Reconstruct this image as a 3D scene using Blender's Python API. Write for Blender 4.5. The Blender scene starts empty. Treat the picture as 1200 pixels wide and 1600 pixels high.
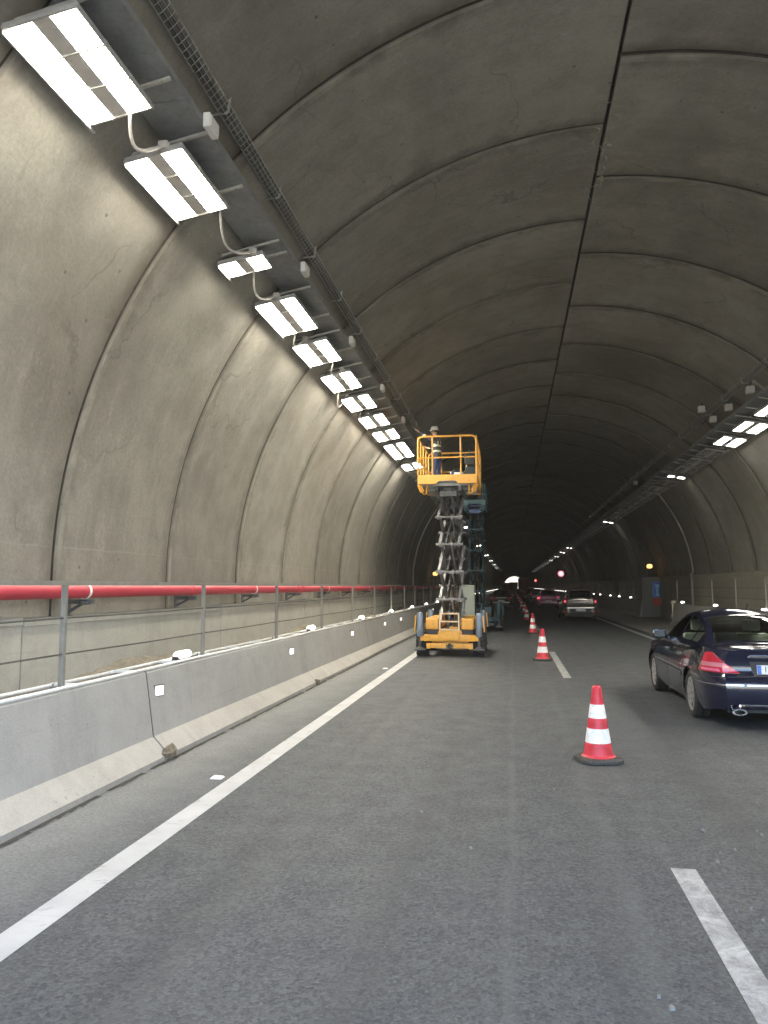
import bpy, bmesh, math, random
from mathutils import Vector, Matrix
from mathutils.bvhtree import BVHTree

random.seed(11)
SC = bpy.context.scene
COL = SC.collection
R = math.radians
PI = math.pi

# ------------------------------------------------------------------ camera, sky, sun, exposure
CAM_H = 1.75
_pitch = math.atan(116 / 1200)
_yaw = math.atan(200 / 1200 * math.cos(_pitch))
cam_data = bpy.data.cameras.new("camera")
cam = bpy.data.objects.new("camera", cam_data)
COL.objects.link(cam)
cam_data.sensor_fit = 'HORIZONTAL'
cam_data.sensor_width = 36.0
cam_data.lens = 36.0
cam_data.clip_start = 0.05
cam_data.clip_end = 6000
cam.location = (0, 0, CAM_H)
cam.rotation_euler = (PI / 2 + _pitch, 0, _yaw)
SC.camera = cam

SUN_EL, SUN_AZ = R(52), R(75)          # azimuth measured from +Y towards +X
W = bpy.data.worlds.new("World")
SC.world = W
W.use_nodes = True
wn = W.node_tree
bg = wn.nodes["Background"]
sky = wn.nodes.new("ShaderNodeTexSky")
sky.sky_type = 'NISHITA'
sky.sun_disc = False
sky.sun_elevation = SUN_EL
sky.sun_rotation = SUN_AZ
sky.dust_density = 2.5
sky.ozone_density = 0.5
wn.links.new(sky.outputs[0], bg.inputs[0])
bg.inputs[1].default_value = 0.15
sun_data = bpy.data.lights.new("sun", 'SUN')
sun_data.energy = 5.0
sun_data.angle = R(0.5)
sun_data.color = (1.0, 0.95, 0.87)
sun = bpy.data.objects.new("sun", sun_data)
COL.objects.link(sun)
sd = Vector((math.sin(SUN_AZ) * math.cos(SUN_EL), math.cos(SUN_AZ) * math.cos(SUN_EL), math.sin(SUN_EL)))
sun.rotation_euler = sd.to_track_quat('Z', 'Y').to_euler()
sun.location = (40, -40, 60)

SC.view_settings.view_transform = 'Standard'
SC.view_settings.look = 'None'
SC.view_settings.gamma = 1.0
SC.view_settings.exposure = 3.55
SC.cycles.max_bounces = 10
SC.cycles.diffuse_bounces = 6
SC.cycles.use_denoising = True
SC.cycles.denoising_prefilter = 'NONE'
SC.cycles.sample_clamp_indirect = 8.0
SC.cycles.use_light_tree = True

PORTAL_Y = -2.5         # tunnel mouth behind the camera
EXIT_Y = 560.0
LAMP = 6.6             # radiance of a lit tunnel lamp
CX, CZ, RAD = 1.5, 1.85, 6.85
RING = 3.07


# ------------------------------------------------------------------ tags
def tag(o, label=None, cat=None, group=None, kind=None):
    if label: o['label'] = label
    if cat: o['category'] = cat
    if group: o['group'] = group
    if kind: o['kind'] = kind
    return o


def empty(name, loc=(0, 0, 0), rz=0.0):
    o = bpy.data.objects.new(name, None)
    o.empty_display_size = 0.2
    o.location = loc
    o.rotation_euler = (0, 0, rz)
    COL.objects.link(o)
    return o


CHILD = {}


def copy_tree(o, parent=None):
    c = o.copy()
    COL.objects.link(c)
    if parent is not None:
        c.parent = parent
        CHILD.setdefault(parent.name, []).append(c)
    for ch in list(CHILD.get(o.name, [])):
        copy_tree(ch, c)
    return c


# ------------------------------------------------------------------ mesh builder
class MB:
    def __init__(self):
        self.v = []; self.f = []; self.m = []

    def add(self, vs, fs, mi=0):
        o = len(self.v)
        self.v += [tuple(p) for p in vs]
        self.f += [tuple(i + o for i in f) for f in fs]
        self.m += [mi] * len(fs)
        return self

    def box(self, x0, x1, y0, y1, z0, z1, mi=0, M=None):
        vs = [Vector(p) for p in ((x0, y0, z0), (x1, y0, z0), (x1, y1, z0), (x0, y1, z0),
                                  (x0, y0, z1), (x1, y0, z1), (x1, y1, z1), (x0, y1, z1))]
        if M is not None: vs = [M @ p for p in vs]
        return self.add(vs, [(3, 2, 1, 0), (4, 5, 6, 7), (0, 1, 5, 4), (1, 2, 6, 5), (2, 3, 7, 6), (3, 0, 4, 7)], mi)

    def cbox(self, c, s, mi=0, M=None):
        return self.box(c[0] - s[0] / 2, c[0] + s[0] / 2, c[1] - s[1] / 2, c[1] + s[1] / 2, c[2] - s[2] / 2, c[2] + s[2] / 2, mi, M)

    def bbox(self, x0, x1, y0, y1, z0, z1, b=0.02, mi=0, M=None):
        """box with chamfered edges"""
        bm = bmesh.new()
        bmesh.ops.create_cube(bm, size=1.0)
        for p in bm.verts:
            p.co = Vector(((x0 + x1) / 2 + p.co.x * (x1 - x0), (y0 + y1) / 2 + p.co.y * (y1 - y0), (z0 + z1) / 2 + p.co.z * (z1 - z0)))
        bmesh.ops.bevel(bm, geom=list(bm.edges), offset=b, segments=2, profile=0.6, affect='EDGES')
        bm.verts.ensure_lookup_table()
        vs = [M @ p.co if M is not None else p.co.copy() for p in bm.verts]
        self.add(vs, [[q.index for q in f.verts] for f in bm.faces], mi)
        bm.free()
        return self

    def bar(self, a, b, w, h, up=(0, 0, 1), mi=0):
        a, b = Vector(a), Vector(b)
        d = (b - a).normalized()
        u = Vector(up)
        if abs(d.dot(u)) > 0.98: u = Vector((0, 1, 0))
        s = d.cross(u).normalized(); t = s.cross(d).normalized()
        vs = []
        for p in (a, b):
            for sx, sz in ((-1, -1), (1, -1), (1, 1), (-1, 1)):
                vs.append(p + s * (sx * w / 2) + t * (sz * h / 2))
        return self.add(vs, [(3, 2, 1, 0), (4, 5, 6, 7), (0, 1, 5, 4), (1, 2, 6, 5), (2, 3, 7, 6), (3, 0, 4, 7)], mi)

    def tube(self, pts, r, n=8, mi=0, cap=True):
        pts = [Vector(p) for p in pts]
        k = len(pts)
        rr = r if isinstance(r, (list, tuple)) else [r] * k
        rings = []; last = None
        for i, p in enumerate(pts):
            d = (pts[min(i + 1, k - 1)] - pts[max(i - 1, 0)]).normalized()
            if last is None:
                u = Vector((0, 0, 1)) if abs(d.z) < 0.9 else Vector((1, 0, 0))
            else:
                u = last
            s = d.cross(u).normalized(); t = s.cross(d).normalized(); last = t
            rings.append([p + (s * math.cos(2 * PI * j / n) + t * math.sin(2 * PI * j / n)) * rr[i] for j in range(n)])
        vs = [q for g in rings for q in g]
        fs = [(i * n + j, i * n + (j + 1) % n, (i + 1) * n + (j + 1) % n, (i + 1) * n + j) for i in range(k - 1) for j in range(n)]
        if cap:
            fs.append(tuple(range(n - 1, -1, -1))); fs.append(tuple((k - 1) * n + j for j in range(n)))
        return self.add(vs, fs, mi)

    def lathe(self, prof, n=24, axis='z', c=(0, 0, 0), mi=0, closed=False):
        """prof: list of (radius, height along the axis)"""
        vs = []
        for r, h in prof:
            for j in range(n):
                a = 2 * PI * j / n
                if axis == 'z': p = (r * math.cos(a), r * math.sin(a), h)
                elif axis == 'x': p = (h, r * math.cos(a), r * math.sin(a))
                else: p = (r * math.sin(a), h, r * math.cos(a))
                vs.append((p[0] + c[0], p[1] + c[1], p[2] + c[2]))
        k = len(prof)
        fs = []
        for i in range(k if closed else k - 1):
            i2 = (i + 1) % k
            for j in range(n):
                fs.append((i * n + j, i * n + (j + 1) % n, i2 * n + (j + 1) % n, i2 * n + j))
        if not closed:
            if prof[0][0] > 1e-4: fs.append(tuple(range(n - 1, -1, -1)))
            if prof[-1][0] > 1e-4: fs.append(tuple((k - 1) * n + j for j in range(n)))
        return self.add(vs, fs, mi)

    def extrude_y(self, prof, y0, y1, mi=0, closed=True):
        """prof: polygon of (x, z)"""
        n = len(prof)
        vs = [(x, y0, z) for x, z in prof] + [(x, y1, z) for x, z in prof]
        m = n if closed else n - 1
        fs = [(j, (j + 1) % n, n + (j + 1) % n, n + j) for j in range(m)]
        if closed:
            fs.append(tuple(range(n - 1, -1, -1))); fs.append(tuple(range(n, 2 * n)))
        return self.add(vs, fs, mi)

    def build(self, name, mats, parent=None, smooth=None, loc=(0, 0, 0), fix=True):
        me = bpy.data.meshes.new(name)
        me.from_pydata(self.v, [], self.f)
        mats = mats if isinstance(mats, (list, tuple)) else [mats]
        for q in mats: me.materials.append(q)
        if len(mats) > 1:
            me.polygons.foreach_set('material_index', self.m)
        me.validate()
        if fix:
            bm = bmesh.new(); bm.from_mesh(me)
            bmesh.ops.recalc_face_normals(bm, faces=bm.faces)
            bm.to_mesh(me); bm.free()
        if smooth is not None:
            me.shade_smooth()
            me.set_sharp_from_angle(angle=R(smooth))
        o = bpy.data.objects.new(name, me)
        o.location = loc
        COL.objects.link(o)
        if parent is not None:
            o.parent = parent
            CHILD.setdefault(parent.name, []).append(o)
        return o


# ------------------------------------------------------------------ materials
class NT:
    """tiny helper to write node graphs"""
    def __init__(self, name):
        self.m = bpy.data.materials.new(name)
        self.m.use_nodes = True
        self.t = self.m.node_tree
        self.b = self.t.nodes["Principled BSDF"]
        self._c = None

    def n(self, kind, **kw):
        q = self.t.nodes.new(kind)
        for k, v in kw.items(): setattr(q, k, v)
        return q

    def l(self, a, b): self.t.links.new(a, b)

    def co(self):
        if self._c is None: self._c = self.n("ShaderNodeTexCoord").outputs["Object"]
        return self._c

    def mapped(self, scale=(1, 1, 1), loc=(0, 0, 0)):
        q = self.n("ShaderNodeMapping")
        q.inputs["Scale"].default_value = scale
        q.inputs["Location"].default_value = loc
        self.l(self.co(), q.inputs["Vector"])
        return q.outputs[0]

    def noise(self, scale, detail=4, rough=0.6, vec=None, dist=0.0):
        q = self.n("ShaderNodeTexNoise")
        q.inputs["Scale"].default_value = scale
        q.inputs["Detail"].default_value = detail
        q.inputs["Roughness"].default_value = rough
        q.inputs["Distortion"].default_value = dist
        self.l(vec if vec is not None else self.co(), q.inputs["Vector"])
        return q.outputs[0]

    def ramp(self, fac, stops):
        q = self.n("ShaderNodeValToRGB")
        e = q.color_ramp.elements
        while len(e) < len(stops): e.new(0.5)
        for i, (p, c) in enumerate(stops):
            e[i].position = p
            e[i].color = (c, c, c, 1) if isinstance(c, (int, float)) else (*c, 1)
        self.l(fac, q.inputs[0])
        return q.outputs[0]

    def mix(self, fac, a, b, mode='MIX'):
        q = self.n("ShaderNodeMix", data_type='RGBA', blend_type=mode)
        for s, v in ((q.inputs[0], fac), (q.inputs[6], a), (q.inputs[7], b)):
            if isinstance(v, (int, float)): s.default_value = v
            elif isinstance(v, tuple): s.default_value = (*v, 1)
            else: self.l(v, s)
        return q.outputs[2]

    def math(self, op, a, b=0.0, c=None, clamp=False):
        q = self.n("ShaderNodeMath", operation=op, use_clamp=clamp)
        for s, v in zip(q.inputs, (a, b, c)):
            if v is None: continue
            if isinstance(v, (int, float)): s.default_value = v
            else: self.l(v, s)
        return q.outputs[0]

    def xyz(self):
        q = self.n("ShaderNodeSeparateXYZ")
        self.l(self.co(), q.inputs[0])
        return q.outputs

    def bump(self, h, strength=0.3, dist=0.02):
        q = self.n("ShaderNodeBump")
        q.inputs["Strength"].default_value = strength
        q.inputs["Distance"].default_value = dist
        self.l(h, q.inputs["Height"])
        self.l(q.outputs[0], self.b.inputs["Normal"])

    def set(self, color=None, rough=None, metal=None, **kw):
        for k, v in (("Base Color", color), ("Roughness", rough), ("Metallic", metal)):
            if v is None: continue
            s = self.b.inputs[k]
            if isinstance(v, (int, float)): s.default_value = v
            elif isinstance(v, tuple): s.default_value = (*v, 1)
            else: self.l(v, s)
        for k, v in kw.items(): self.b.inputs[k.replace('_', ' ')].default_value = v
        return self.m


def plain(name, color, rough=0.5, metal=0.0, var=0.12, scale=6.0, dirt=None, dirt_amt=0.5, bump=0.0, coat=0.0):
    """painted / metal / plastic surface with uneven tone and a little grime"""
    t = NT(name)
    a = t.noise(scale, 5, 0.65)
    lo = tuple(c * (1 - var) for c in color); hi = tuple(min(1, c * (1 + var)) for c in color)
    c = t.ramp(a, [(0.3, lo), (0.7, hi)])
    if dirt:
        d = t.noise(scale * 2.7, 6, 0.7)
        c = t.mix(t.ramp(d, [(0.5, 0.0), (0.72, dirt_amt)]), c, dirt)
    r = t.ramp(t.noise(scale * 1.7, 4, 0.6), [(0.3, max(0.02, rough - 0.1)), (0.7, min(1, rough + 0.12))])
    if bump: t.bump(t.noise(scale * 12, 4, 0.6), bump, 0.004)
    return t.set(c, r, metal, Coat_Weight=coat, Coat_Roughness=0.05)


def emit(name, color, strength):
    t = NT(name)
    t.set((0.9, 0.9, 0.9), 0.4)
    t.b.inputs["Emission Color"].default_value = (*color, 1)
    t.b.inputs["Emission Strength"].default_value = strength
    return t.m


def mat_lining(off):
    t = NT("lining concrete")
    x, y, z = t.xyz()
    big = t.noise(0.45, 5, 0.62, dist=0.4)
    mid = t.noise(1.9, 7, 0.68, dist=0.3)
    fine = t.noise(23, 6, 0.7)
    c = t.ramp(big, [(0.28, (0.200, 0.184, 0.146)), (0.5, (0.275, 0.262, 0.219)), (0.74, (0.335, 0.322, 0.275))])
    c = t.mix(t.ramp(mid, [(0.42, 0.0), (0.75, 0.5)]), c, (0.125, 0.114, 0.094))
    # brushed marks left by the formwork, running round the arch
    br = t.noise(1.0, 5, 0.7, vec=t.mapped((0.35, 6.0, 0.35)))
    c = t.mix(t.ramp(br, [(0.48, 0.0), (0.72, 0.38)]), c, (0.33, 0.315, 0.28))
    # pale lime patches and rust brown bleeding
    lime = t.noise(1.25, 8, 0.75, vec=t.mapped((1, 1.7, 1), (7, 3, 1)))
    c = t.mix(t.ramp(lime, [(0.58, 0.0), (0.68, 0.6)]), c, (0.36, 0.35, 0.31))
    rust = t.noise(0.55, 6, 0.7, vec=t.mapped((1, 1, 1), (20, 5, 9)))
    c = t.mix(t.ramp(rust, [(0.58, 0.0), (0.75, 0.5)]), c, (0.15, 0.105, 0.072))
    # hairline cracks and the level marks of the formwork boards
    ck = t.n("ShaderNodeTexVoronoi", feature='DISTANCE_TO_EDGE'); ck.inputs["Scale"].default_value = 0.42
    wv = t.n("ShaderNodeVectorMath", operation='ADD'); t.l(t.co(), wv.inputs[0])
    nv = t.n("ShaderNodeTexNoise"); nv.inputs["Scale"].default_value = 1.6; nv.inputs["Detail"].default_value = 5; t.l(t.co(), nv.inputs["Vector"]); t.l(nv.outputs[1], wv.inputs[1])
    t.l(wv.outputs[0], ck.inputs["Vector"])
    c = t.mix(t.math('MULTIPLY', t.ramp(ck.outputs["Distance"], [(0.003, 0.6), (0.010, 0.0)]), t.ramp(t.noise(0.5, 3, 0.5, vec=t.mapped((1, 1, 1), (4, 4, 4))), [(0.5, 0.0), (0.62, 1.0)])), c, (0.075, 0.066, 0.052))
    c = t.mix(t.ramp(t.math('ABSOLUTE', t.math('SUBTRACT', t.math('ADD', z, t.math('MULTIPLY', nv.outputs[0], 0.05)), 2.24)), [(0.006, 0.35), (0.016, 0.0)]), c, (0.36, 0.35, 0.31))
    # small pock marks
    vor = t.n("ShaderNodeTexVoronoi"); vor.inputs["Scale"].default_value = 2.3
    t.l(t.co(), vor.inputs["Vector"])
    c = t.mix(t.ramp(vor.outputs["Distance"], [(0.035, 0.85), (0.065, 0.0)]), c, (0.06, 0.053, 0.043))
    c = t.mix(0.22, c, t.ramp(fine, [(0.3, 0.07), (0.7, 0.36)]))
    # patches of traffic soot
    soot = t.noise(0.3, 5, 0.65, vec=t.mapped((1, 0.6, 1), (3, 11, 6)))
    c = t.mix(t.ramp(soot, [(0.45, 0.0), (0.75, 0.5)]), c, (0.085, 0.077, 0.063))
    # every ring was cast from a slightly different mix, and seepage plus painted soft shading darkens the joints
    rid = t.math('DIVIDE', t.math('SUBTRACT', y, off), RING)
    wnz = t.n("ShaderNodeTexWhiteNoise", noise_dimensions='1D'); t.l(t.math('FLOOR', rid), wnz.inputs["W"])
    c = t.mix(0.9, c, t.ramp(wnz.outputs["Value"], [(0.0, 0.76), (1.0, 1.0)]), 'MULTIPLY')
    fr = t.math('ABSOLUTE', t.math('SUBTRACT', t.math('FRACT', rid), 0.5))
    wet_shade = t.math('MULTIPLY', t.ramp(t.math('ADD', fr, t.math('MULTIPLY', t.math('SUBTRACT', mid, 0.5), 0.16)), [(0.41, 0.0), (0.49, 0.85)]), t.ramp(big, [(0.3, 0.35), (0.55, 1.0)]))
    c = t.mix(wet_shade, c, (0.085, 0.076, 0.060))
    pale = t.math('MULTIPLY', t.ramp(t.math('FRACT', rid), [(0.014, 0.0), (0.022, 0.55), (0.040, 0.45), (0.055, 0.0)]), t.ramp(t.noise(0.8, 6, 0.7, vec=t.mapped((1, 1, 1), (9, 2, 4))), [(0.45, 0.0), (0.62, 0.8)]))
    c = t.mix(pale, c, (0.40, 0.385, 0.34))
    h = t.math('ADD', t.math('MULTIPLY', mid, 0.6), t.math('MULTIPLY', fine, 0.25))
    t.bump(t.math('ADD', h, t.math('MULTIPLY', vor.outputs["Distance"], 0.1)), 0.5, 0.03)
    return t.set(c, t.ramp(mid, [(0.3, 0.72), (0.8, 0.92)]))


def mat_concrete(name, base, stain, light, scale=1.0, run=True):
    t = NT(name)
    big = t.noise(0.9 * scale, 6, 0.65, dist=0.3)
    mid = t.noise(4.5 * scale, 7, 0.7)
    fine = t.noise(60 * scale, 4, 0.7)
    c = t.ramp(big, [(0.3, tuple(b * 0.86 for b in base)), (0.7, tuple(b * 1.1 for b in base))])
    c = t.mix(t.ramp(mid, [(0.5, 0.0), (0.78, 0.4)]), c, stain)
    if run:
        rn = t.noise(1.0, 5, 0.7, vec=t.mapped((1.0, 3.2, 0.5)))
        c = t.mix(t.ramp(rn, [(0.52, 0.0), (0.8, 0.4)]), c, stain)
        rl = t.noise(1.0, 5, 0.7, vec=t.mapped((1.0, 5.0, 0.7), (3, 8, 2)))
        c = t.mix(t.ramp(rl, [(0.55, 0.0), (0.8, 0.4)]), c, light)
    pk = t.n("ShaderNodeTexVoronoi"); pk.inputs["Scale"].default_value = 7.0
    t.l(t.co(), pk.inputs["Vector"])
    c = t.mix(t.ramp(pk.outputs["Distance"], [(0.045, 0.7), (0.075, 0.0)]), c, tuple(b * 0.4 for b in base))
    # tyre scuffs and drag marks running along the road
    sc_ = t.noise(1.0, 6, 0.75, vec=t.mapped((14.0, 0.35, 14.0), (1, 4, 2)))
    c = t.mix(t.ramp(sc_, [(0.60, 0.0), (0.72, 0.5)]), c, tuple(b * 0.5 for b in base))
    c = t.mix(0.14, c, t.ramp(fine, [(0.3, 0.1), (0.7, 0.6)]))
    t.bump(t.math('ADD', t.math('MULTIPLY', mid, 0.5), t.math('MULTIPLY', fine, 0.35)), 0.35, 0.012)
    return t.set(c, t.ramp(mid, [(0.3, 0.7), (0.8, 0.9)]))


def mat_asphalt():
    t = NT("asphalt")
    x, y, z = t.xyz()
    grain = t.noise(62, 3, 0.8)
    chips = t.n("ShaderNodeTexVoronoi"); chips.inputs["Scale"].default_value = 48
    t.l(t.co(), chips.inputs["Vector"])
    big = t.noise(0.35, 5, 0.6)
    mid = t.noise(3.0, 6, 0.65)
    c = t.ramp(grain, [(0.34, (0.034, 0.035, 0.036)), (0.5, (0.086, 0.088, 0.089)), (0.66, (0.20, 0.202, 0.198))])
    c = t.mix(0.45, c, t.ramp(chips.outputs["Color"], [(0.15, (0.030, 0.033, 0.037)), (0.85, (0.21, 0.215, 0.215))]))
    c = t.mix(t.ramp(big, [(0.35, 0.0), (0.7, 0.2)]), c, (0.10, 0.103, 0.104))
    c = t.mix(t.ramp(mid, [(0.5, 0.0), (0.8, 0.10)]), c, (0.048, 0.050, 0.052))
    # longitudinal streaks: worn wheel tracks, oil in the lane centre, pale dragged lines
    st = t.noise(1.0, 5, 0.6, vec=t.mapped((3.2, 0.05, 1.0)))
    c = t.mix(t.ramp(st, [(0.5, 0.0), (0.72, 0.35)]), c, (0.125, 0.124, 0.118))
    st2 = t.noise(1.0, 4, 0.6, vec=t.mapped((2.1, 0.04, 1.0), (5, 3, 0)))
    c = t.mix(t.ramp(st2, [(0.52, 0.0), (0.75, 0.4)]), c, (0.045, 0.046, 0.047))
    for xc, w, amt in ((-0.03, 0.05, 0.62), (0.62, 0.09, 0.45), (0.95, 0.06, 0.3), (-1.6, 0.12, 0.2)):
        wob = t.math('ADD', x, t.math('MULTIPLY', t.math('SUBTRACT', t.noise(0.4, 2, 0.5), 0.5), 0.25))
        dd = t.math('ABSOLUTE', t.math('SUBTRACT', wob, xc))
        band = t.ramp(t.math('DIVIDE', dd, w), [(0.2, 1.0), (1.0, 0.0)])
        band = t.math('MULTIPLY', band, t.ramp(t.noise(1.7, 6, 0.75, vec=t.mapped((3, 0.6, 1))), [(0.35, 0.1), (0.6, amt)]))
        c = t.mix(band, c, (0.17, 0.168, 0.155))
    # pale dust swept against the left kerb and the right gutter
    dl = t.math('ADD', t.math('MULTIPLY', x, -1.0), t.math('MULTIPLY', t.noise(1.2, 5, 0.7), 0.5))
    dust = t.math('MULTIPLY', t.ramp(t.math('DIVIDE', dl, 4.0), [(0.66, 0.0), (0.86, 0.85)]), t.ramp(t.noise(40, 4, 0.8), [(0.35, 0.35), (0.65, 1.0)]))
    c = t.mix(dust, c, (0.40, 0.38, 0.345))
    # scattered bright chips
    v2 = t.n("ShaderNodeTexVoronoi"); v2.inputs["Scale"].default_value = 9
    t.l(t.co(), v2.inputs["Vector"])
    c = t.mix(t.ramp(v2.outputs["Distance"], [(0.035, 0.6), (0.06, 0.0)]), c, (0.26, 0.26, 0.25))
    c = t.mix(1.0, c, (0.625, 0.67, 0.73), 'MULTIPLY')
    t.bump(t.math('ADD', t.math('MULTIPLY', grain, 0.6), t.math('MULTIPLY', chips.outputs["Distance"], 0.6)), 0.3, 0.010)
    return t.set(c, t.ramp(mid, [(0.3, 0.62), (0.8, 0.85)]))


def mat_paint_line(name, wear):
    t = NT(name)
    n1 = t.noise(6, 7, 0.75, dist=0.8)
    n2 = t.noise(55, 4, 0.7)
    c = t.ramp(t.noise(2.5, 5, 0.6), [(0.3, (0.40, 0.405, 0.415)), (0.7, (0.52, 0.53, 0.54))])
    w = t.math('MULTIPLY', t.ramp(n1, [(0.60 - wear * 0.22, 0.0), (0.72 - wear * 0.1, 0.85)]), t.ramp(n2, [(0.3, 0.55), (0.6, 1.0)]))
    c = t.mix(w, c, (0.13, 0.135, 0.135))
    tr = t.noise(1.0, 4, 0.7, vec=t.mapped((0.6, 16, 1)))
    c = t.mix(t.ramp(tr, [(0.58, 0.0), (0.66, 0.35)]), c, (0.36, 0.36, 0.36))
    t.bump(n2, 0.3, 0.004)
    return t.set(c, 0.6)


def mat_dirt():
    t = NT("dry dirt")
    a = t.noise(7, 7, 0.75); b = t.noise(60, 4, 0.7)
    c = t.ramp(a, [(0.3, (0.16, 0.14, 0.11)), (0.55, (0.28, 0.25, 0.20)), (0.75, (0.36, 0.335, 0.28))])
    c = t.mix(t.ramp(b, [(0.45, 0.0), (0.7, 0.5)]), c, (0.09, 0.08, 0.06))
    t.bump(t.math('ADD', a, t.math('MULTIPLY', b, 0.4)), 0.9, 0.05)
    return t.set(c, 0.95)


def mat_glass(name, tint=(0.90, 0.97, 0.94), gloss=0.06):
    m = bpy.data.materials.new(name); m.use_nodes = True
    nt = m.node_tree; nt.nodes.clear()
    out = nt.nodes.new("ShaderNodeOutputMaterial")
    mx = nt.nodes.new("ShaderNodeMixShader")
    tr = nt.nodes.new("ShaderNodeBsdfTransparent"); tr.inputs[0].default_value = (*tint, 1)
    gl = nt.nodes.new("ShaderNodeBsdfGlossy"); gl.inputs["Roughness"].default_value = 0.03
    fr = nt.nodes.new("ShaderNodeFresnel"); fr.inputs[0].default_value = 1.5
    ad = nt.nodes.new("ShaderNodeMath"); ad.operation = 'ADD'; ad.inputs[1].default_value = gloss * 0.4
    nt.links.new(fr.outputs[0], ad.inputs[0])
    nt.links.new(ad.outputs[0], mx.inputs[0]); nt.links.new(tr.outputs[0], mx.inputs[1]); nt.links.new(gl.outputs[0], mx.inputs[2])
    nt.links.new(mx.outputs[0], out.inputs[0])
    return m


def mat_car(name, color, metal=0.3, dirt=1.0):
    t = NT(name)
    fl = t.noise(3, 4, 0.6)
    c = t.ramp(fl, [(0.3, tuple(q * 0.92 for q in color)), (0.7, tuple(min(1, q * 1.06) for q in color))])
    z = t.xyz()[2]
    d = t.math('MULTIPLY', t.ramp(t.math('MULTIPLY', z, 1.0), [(0.15, 0.55 * dirt), (0.6, 0.06 * dirt)]), t.ramp(t.noise(9, 6, 0.75), [(0.3, 0.3), (0.7, 1.0)]))
    c = t.mix(d, c, (0.085, 0.08, 0.07))
    r = t.math('ADD', t.math('MULTIPLY', d, 0.5), 0.12)
    return t.set(c, r, metal, Coat_Weight=0.9, Coat_Roughness=0.04)


M_LINING = mat_lining(8.30)
M_LINING_R = mat_lining(9.83)
M_BARRIER = mat_concrete("barrier concrete", (0.36, 0.35, 0.33), (0.23, 0.225, 0.21), (0.45, 0.44, 0.415))
M_FOOT = mat_concrete("dusty barrier foot", (0.375, 0.358, 0.325), (0.25, 0.235, 0.21), (0.45, 0.43, 0.39))
M_PANEL = mat_concrete("channel wall concrete", (0.36, 0.355, 0.31), (0.20, 0.195, 0.165), (0.47, 0.46, 0.42))
M_GUTTER = mat_concrete("gutter concrete", (0.24, 0.235, 0.21), (0.14, 0.135, 0.12), (0.32, 0.31, 0.28), run=False)
M_RINGJOINT = plain("dirty ring joint", (0.040, 0.036, 0.029), 0.95, 0, 0.4, 5)
M_JOINT = plain("joint sealant", (0.035, 0.033, 0.03), 0.9)
M_ASPHALT = mat_asphalt()
M_LINE = mat_paint_line("white road paint", 0.15)
M_DASH = mat_paint_line("worn road paint", 1.25)
M_DIRT = mat_dirt()
M_GALV = plain("galvanised steel", (0.42, 0.42, 0.40), 0.5, 0.55, 0.15, 9, (0.22, 0.20, 0.16), 0.5)
M_RAIL = plain("dull rail steel", (0.23, 0.22, 0.19), 0.7, 0.0, 0.15, 8, (0.22, 0.2, 0.16), 0.4)
M_DKSTEEL = plain("dark steel", (0.10, 0.105, 0.11), 0.55, 0.4, 0.2, 8)
M_WIRE = plain("wire rope", (0.09, 0.085, 0.075), 0.7, 0.3)
M_RED = plain("red pipe paint", (0.48, 0.045, 0.062), 0.42, 0.0, 0.15, 3, (0.32, 0.10, 0.09), 0.35)
def mat_pipe():
    t = NT("red pipe paint with dust and top highlight")
    n1 = t.noise(2.2, 6, 0.7); n2 = t.noise(14, 6, 0.75)
    c = t.ramp(n1, [(0.3, (0.40, 0.03, 0.055)), (0.7, (0.54, 0.055, 0.085))])
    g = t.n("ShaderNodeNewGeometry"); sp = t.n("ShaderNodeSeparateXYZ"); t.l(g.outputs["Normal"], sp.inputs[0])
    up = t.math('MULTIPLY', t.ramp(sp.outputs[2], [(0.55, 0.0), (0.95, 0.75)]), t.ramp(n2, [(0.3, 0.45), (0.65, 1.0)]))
    c = t.mix(up, c, (0.46, 0.36, 0.31))  # paler upper side: dust plus the top highlight painted into the colour
    c = t.mix(t.ramp(n2, [(0.66, 0.0), (0.74, 0.6)]), c, (0.30, 0.13, 0.11))
    t.bump(n2, 0.15, 0.004)
    return t.set(c, t.ramp(n1, [(0.3, 0.42), (0.7, 0.6)]))


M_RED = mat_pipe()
M_WHITEPVC = plain("white conduit plastic", (0.80, 0.79, 0.76), 0.5, 0.0, 0.08, 6, (0.42, 0.39, 0.33), 0.4)
M_GREYPVC = plain("grey cable sheath", (0.40, 0.385, 0.36), 0.55)
M_BLACKPVC = plain("black cable sheath", (0.03, 0.03, 0.032), 0.6)
M_FIX = plain("lamp housing grey", (0.34, 0.34, 0.34), 0.45, 0.3, 0.1, 8, (0.18, 0.16, 0.13), 0.4)
M_REFL = plain("lamp reflector", (0.42, 0.43, 0.43), 0.35, 0.5)
M_OFFGLASS = plain("unlit lamp diffuser", (0.20, 0.20, 0.195), 0.25)
M_LIT = emit("lit tunnel lamp", (1.0, 0.92, 0.76), LAMP)
M_LITMID = emit("lit right tunnel lamp", (1.0, 0.92, 0.77), LAMP)
M_LITDIM = emit("lit distant tunnel lamp", (1.0, 0.95, 0.84), 1.7)
M_LITSMALL = emit("lit marker lamp", (1.0, 0.95, 0.85), 0.9)
M_REFW = emit("white delineator", (1.0, 0.97, 0.9), 0.09)
M_AMBER = emit("amber beacon glow", (1.0, 0.50, 0.13), 0.22)
M_ORANGEREF = plain("orange reflector", (0.75, 0.28, 0.08), 0.3)
M_TRAY = plain("cable tray steel", (0.21, 0.225, 0.235), 0.55, 0.4, 0.15, 5, (0.12, 0.11, 0.10), 0.5)
M_BOXG = plain("junction box plastic", (0.55, 0.54, 0.52), 0.5, 0, 0.08)
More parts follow.
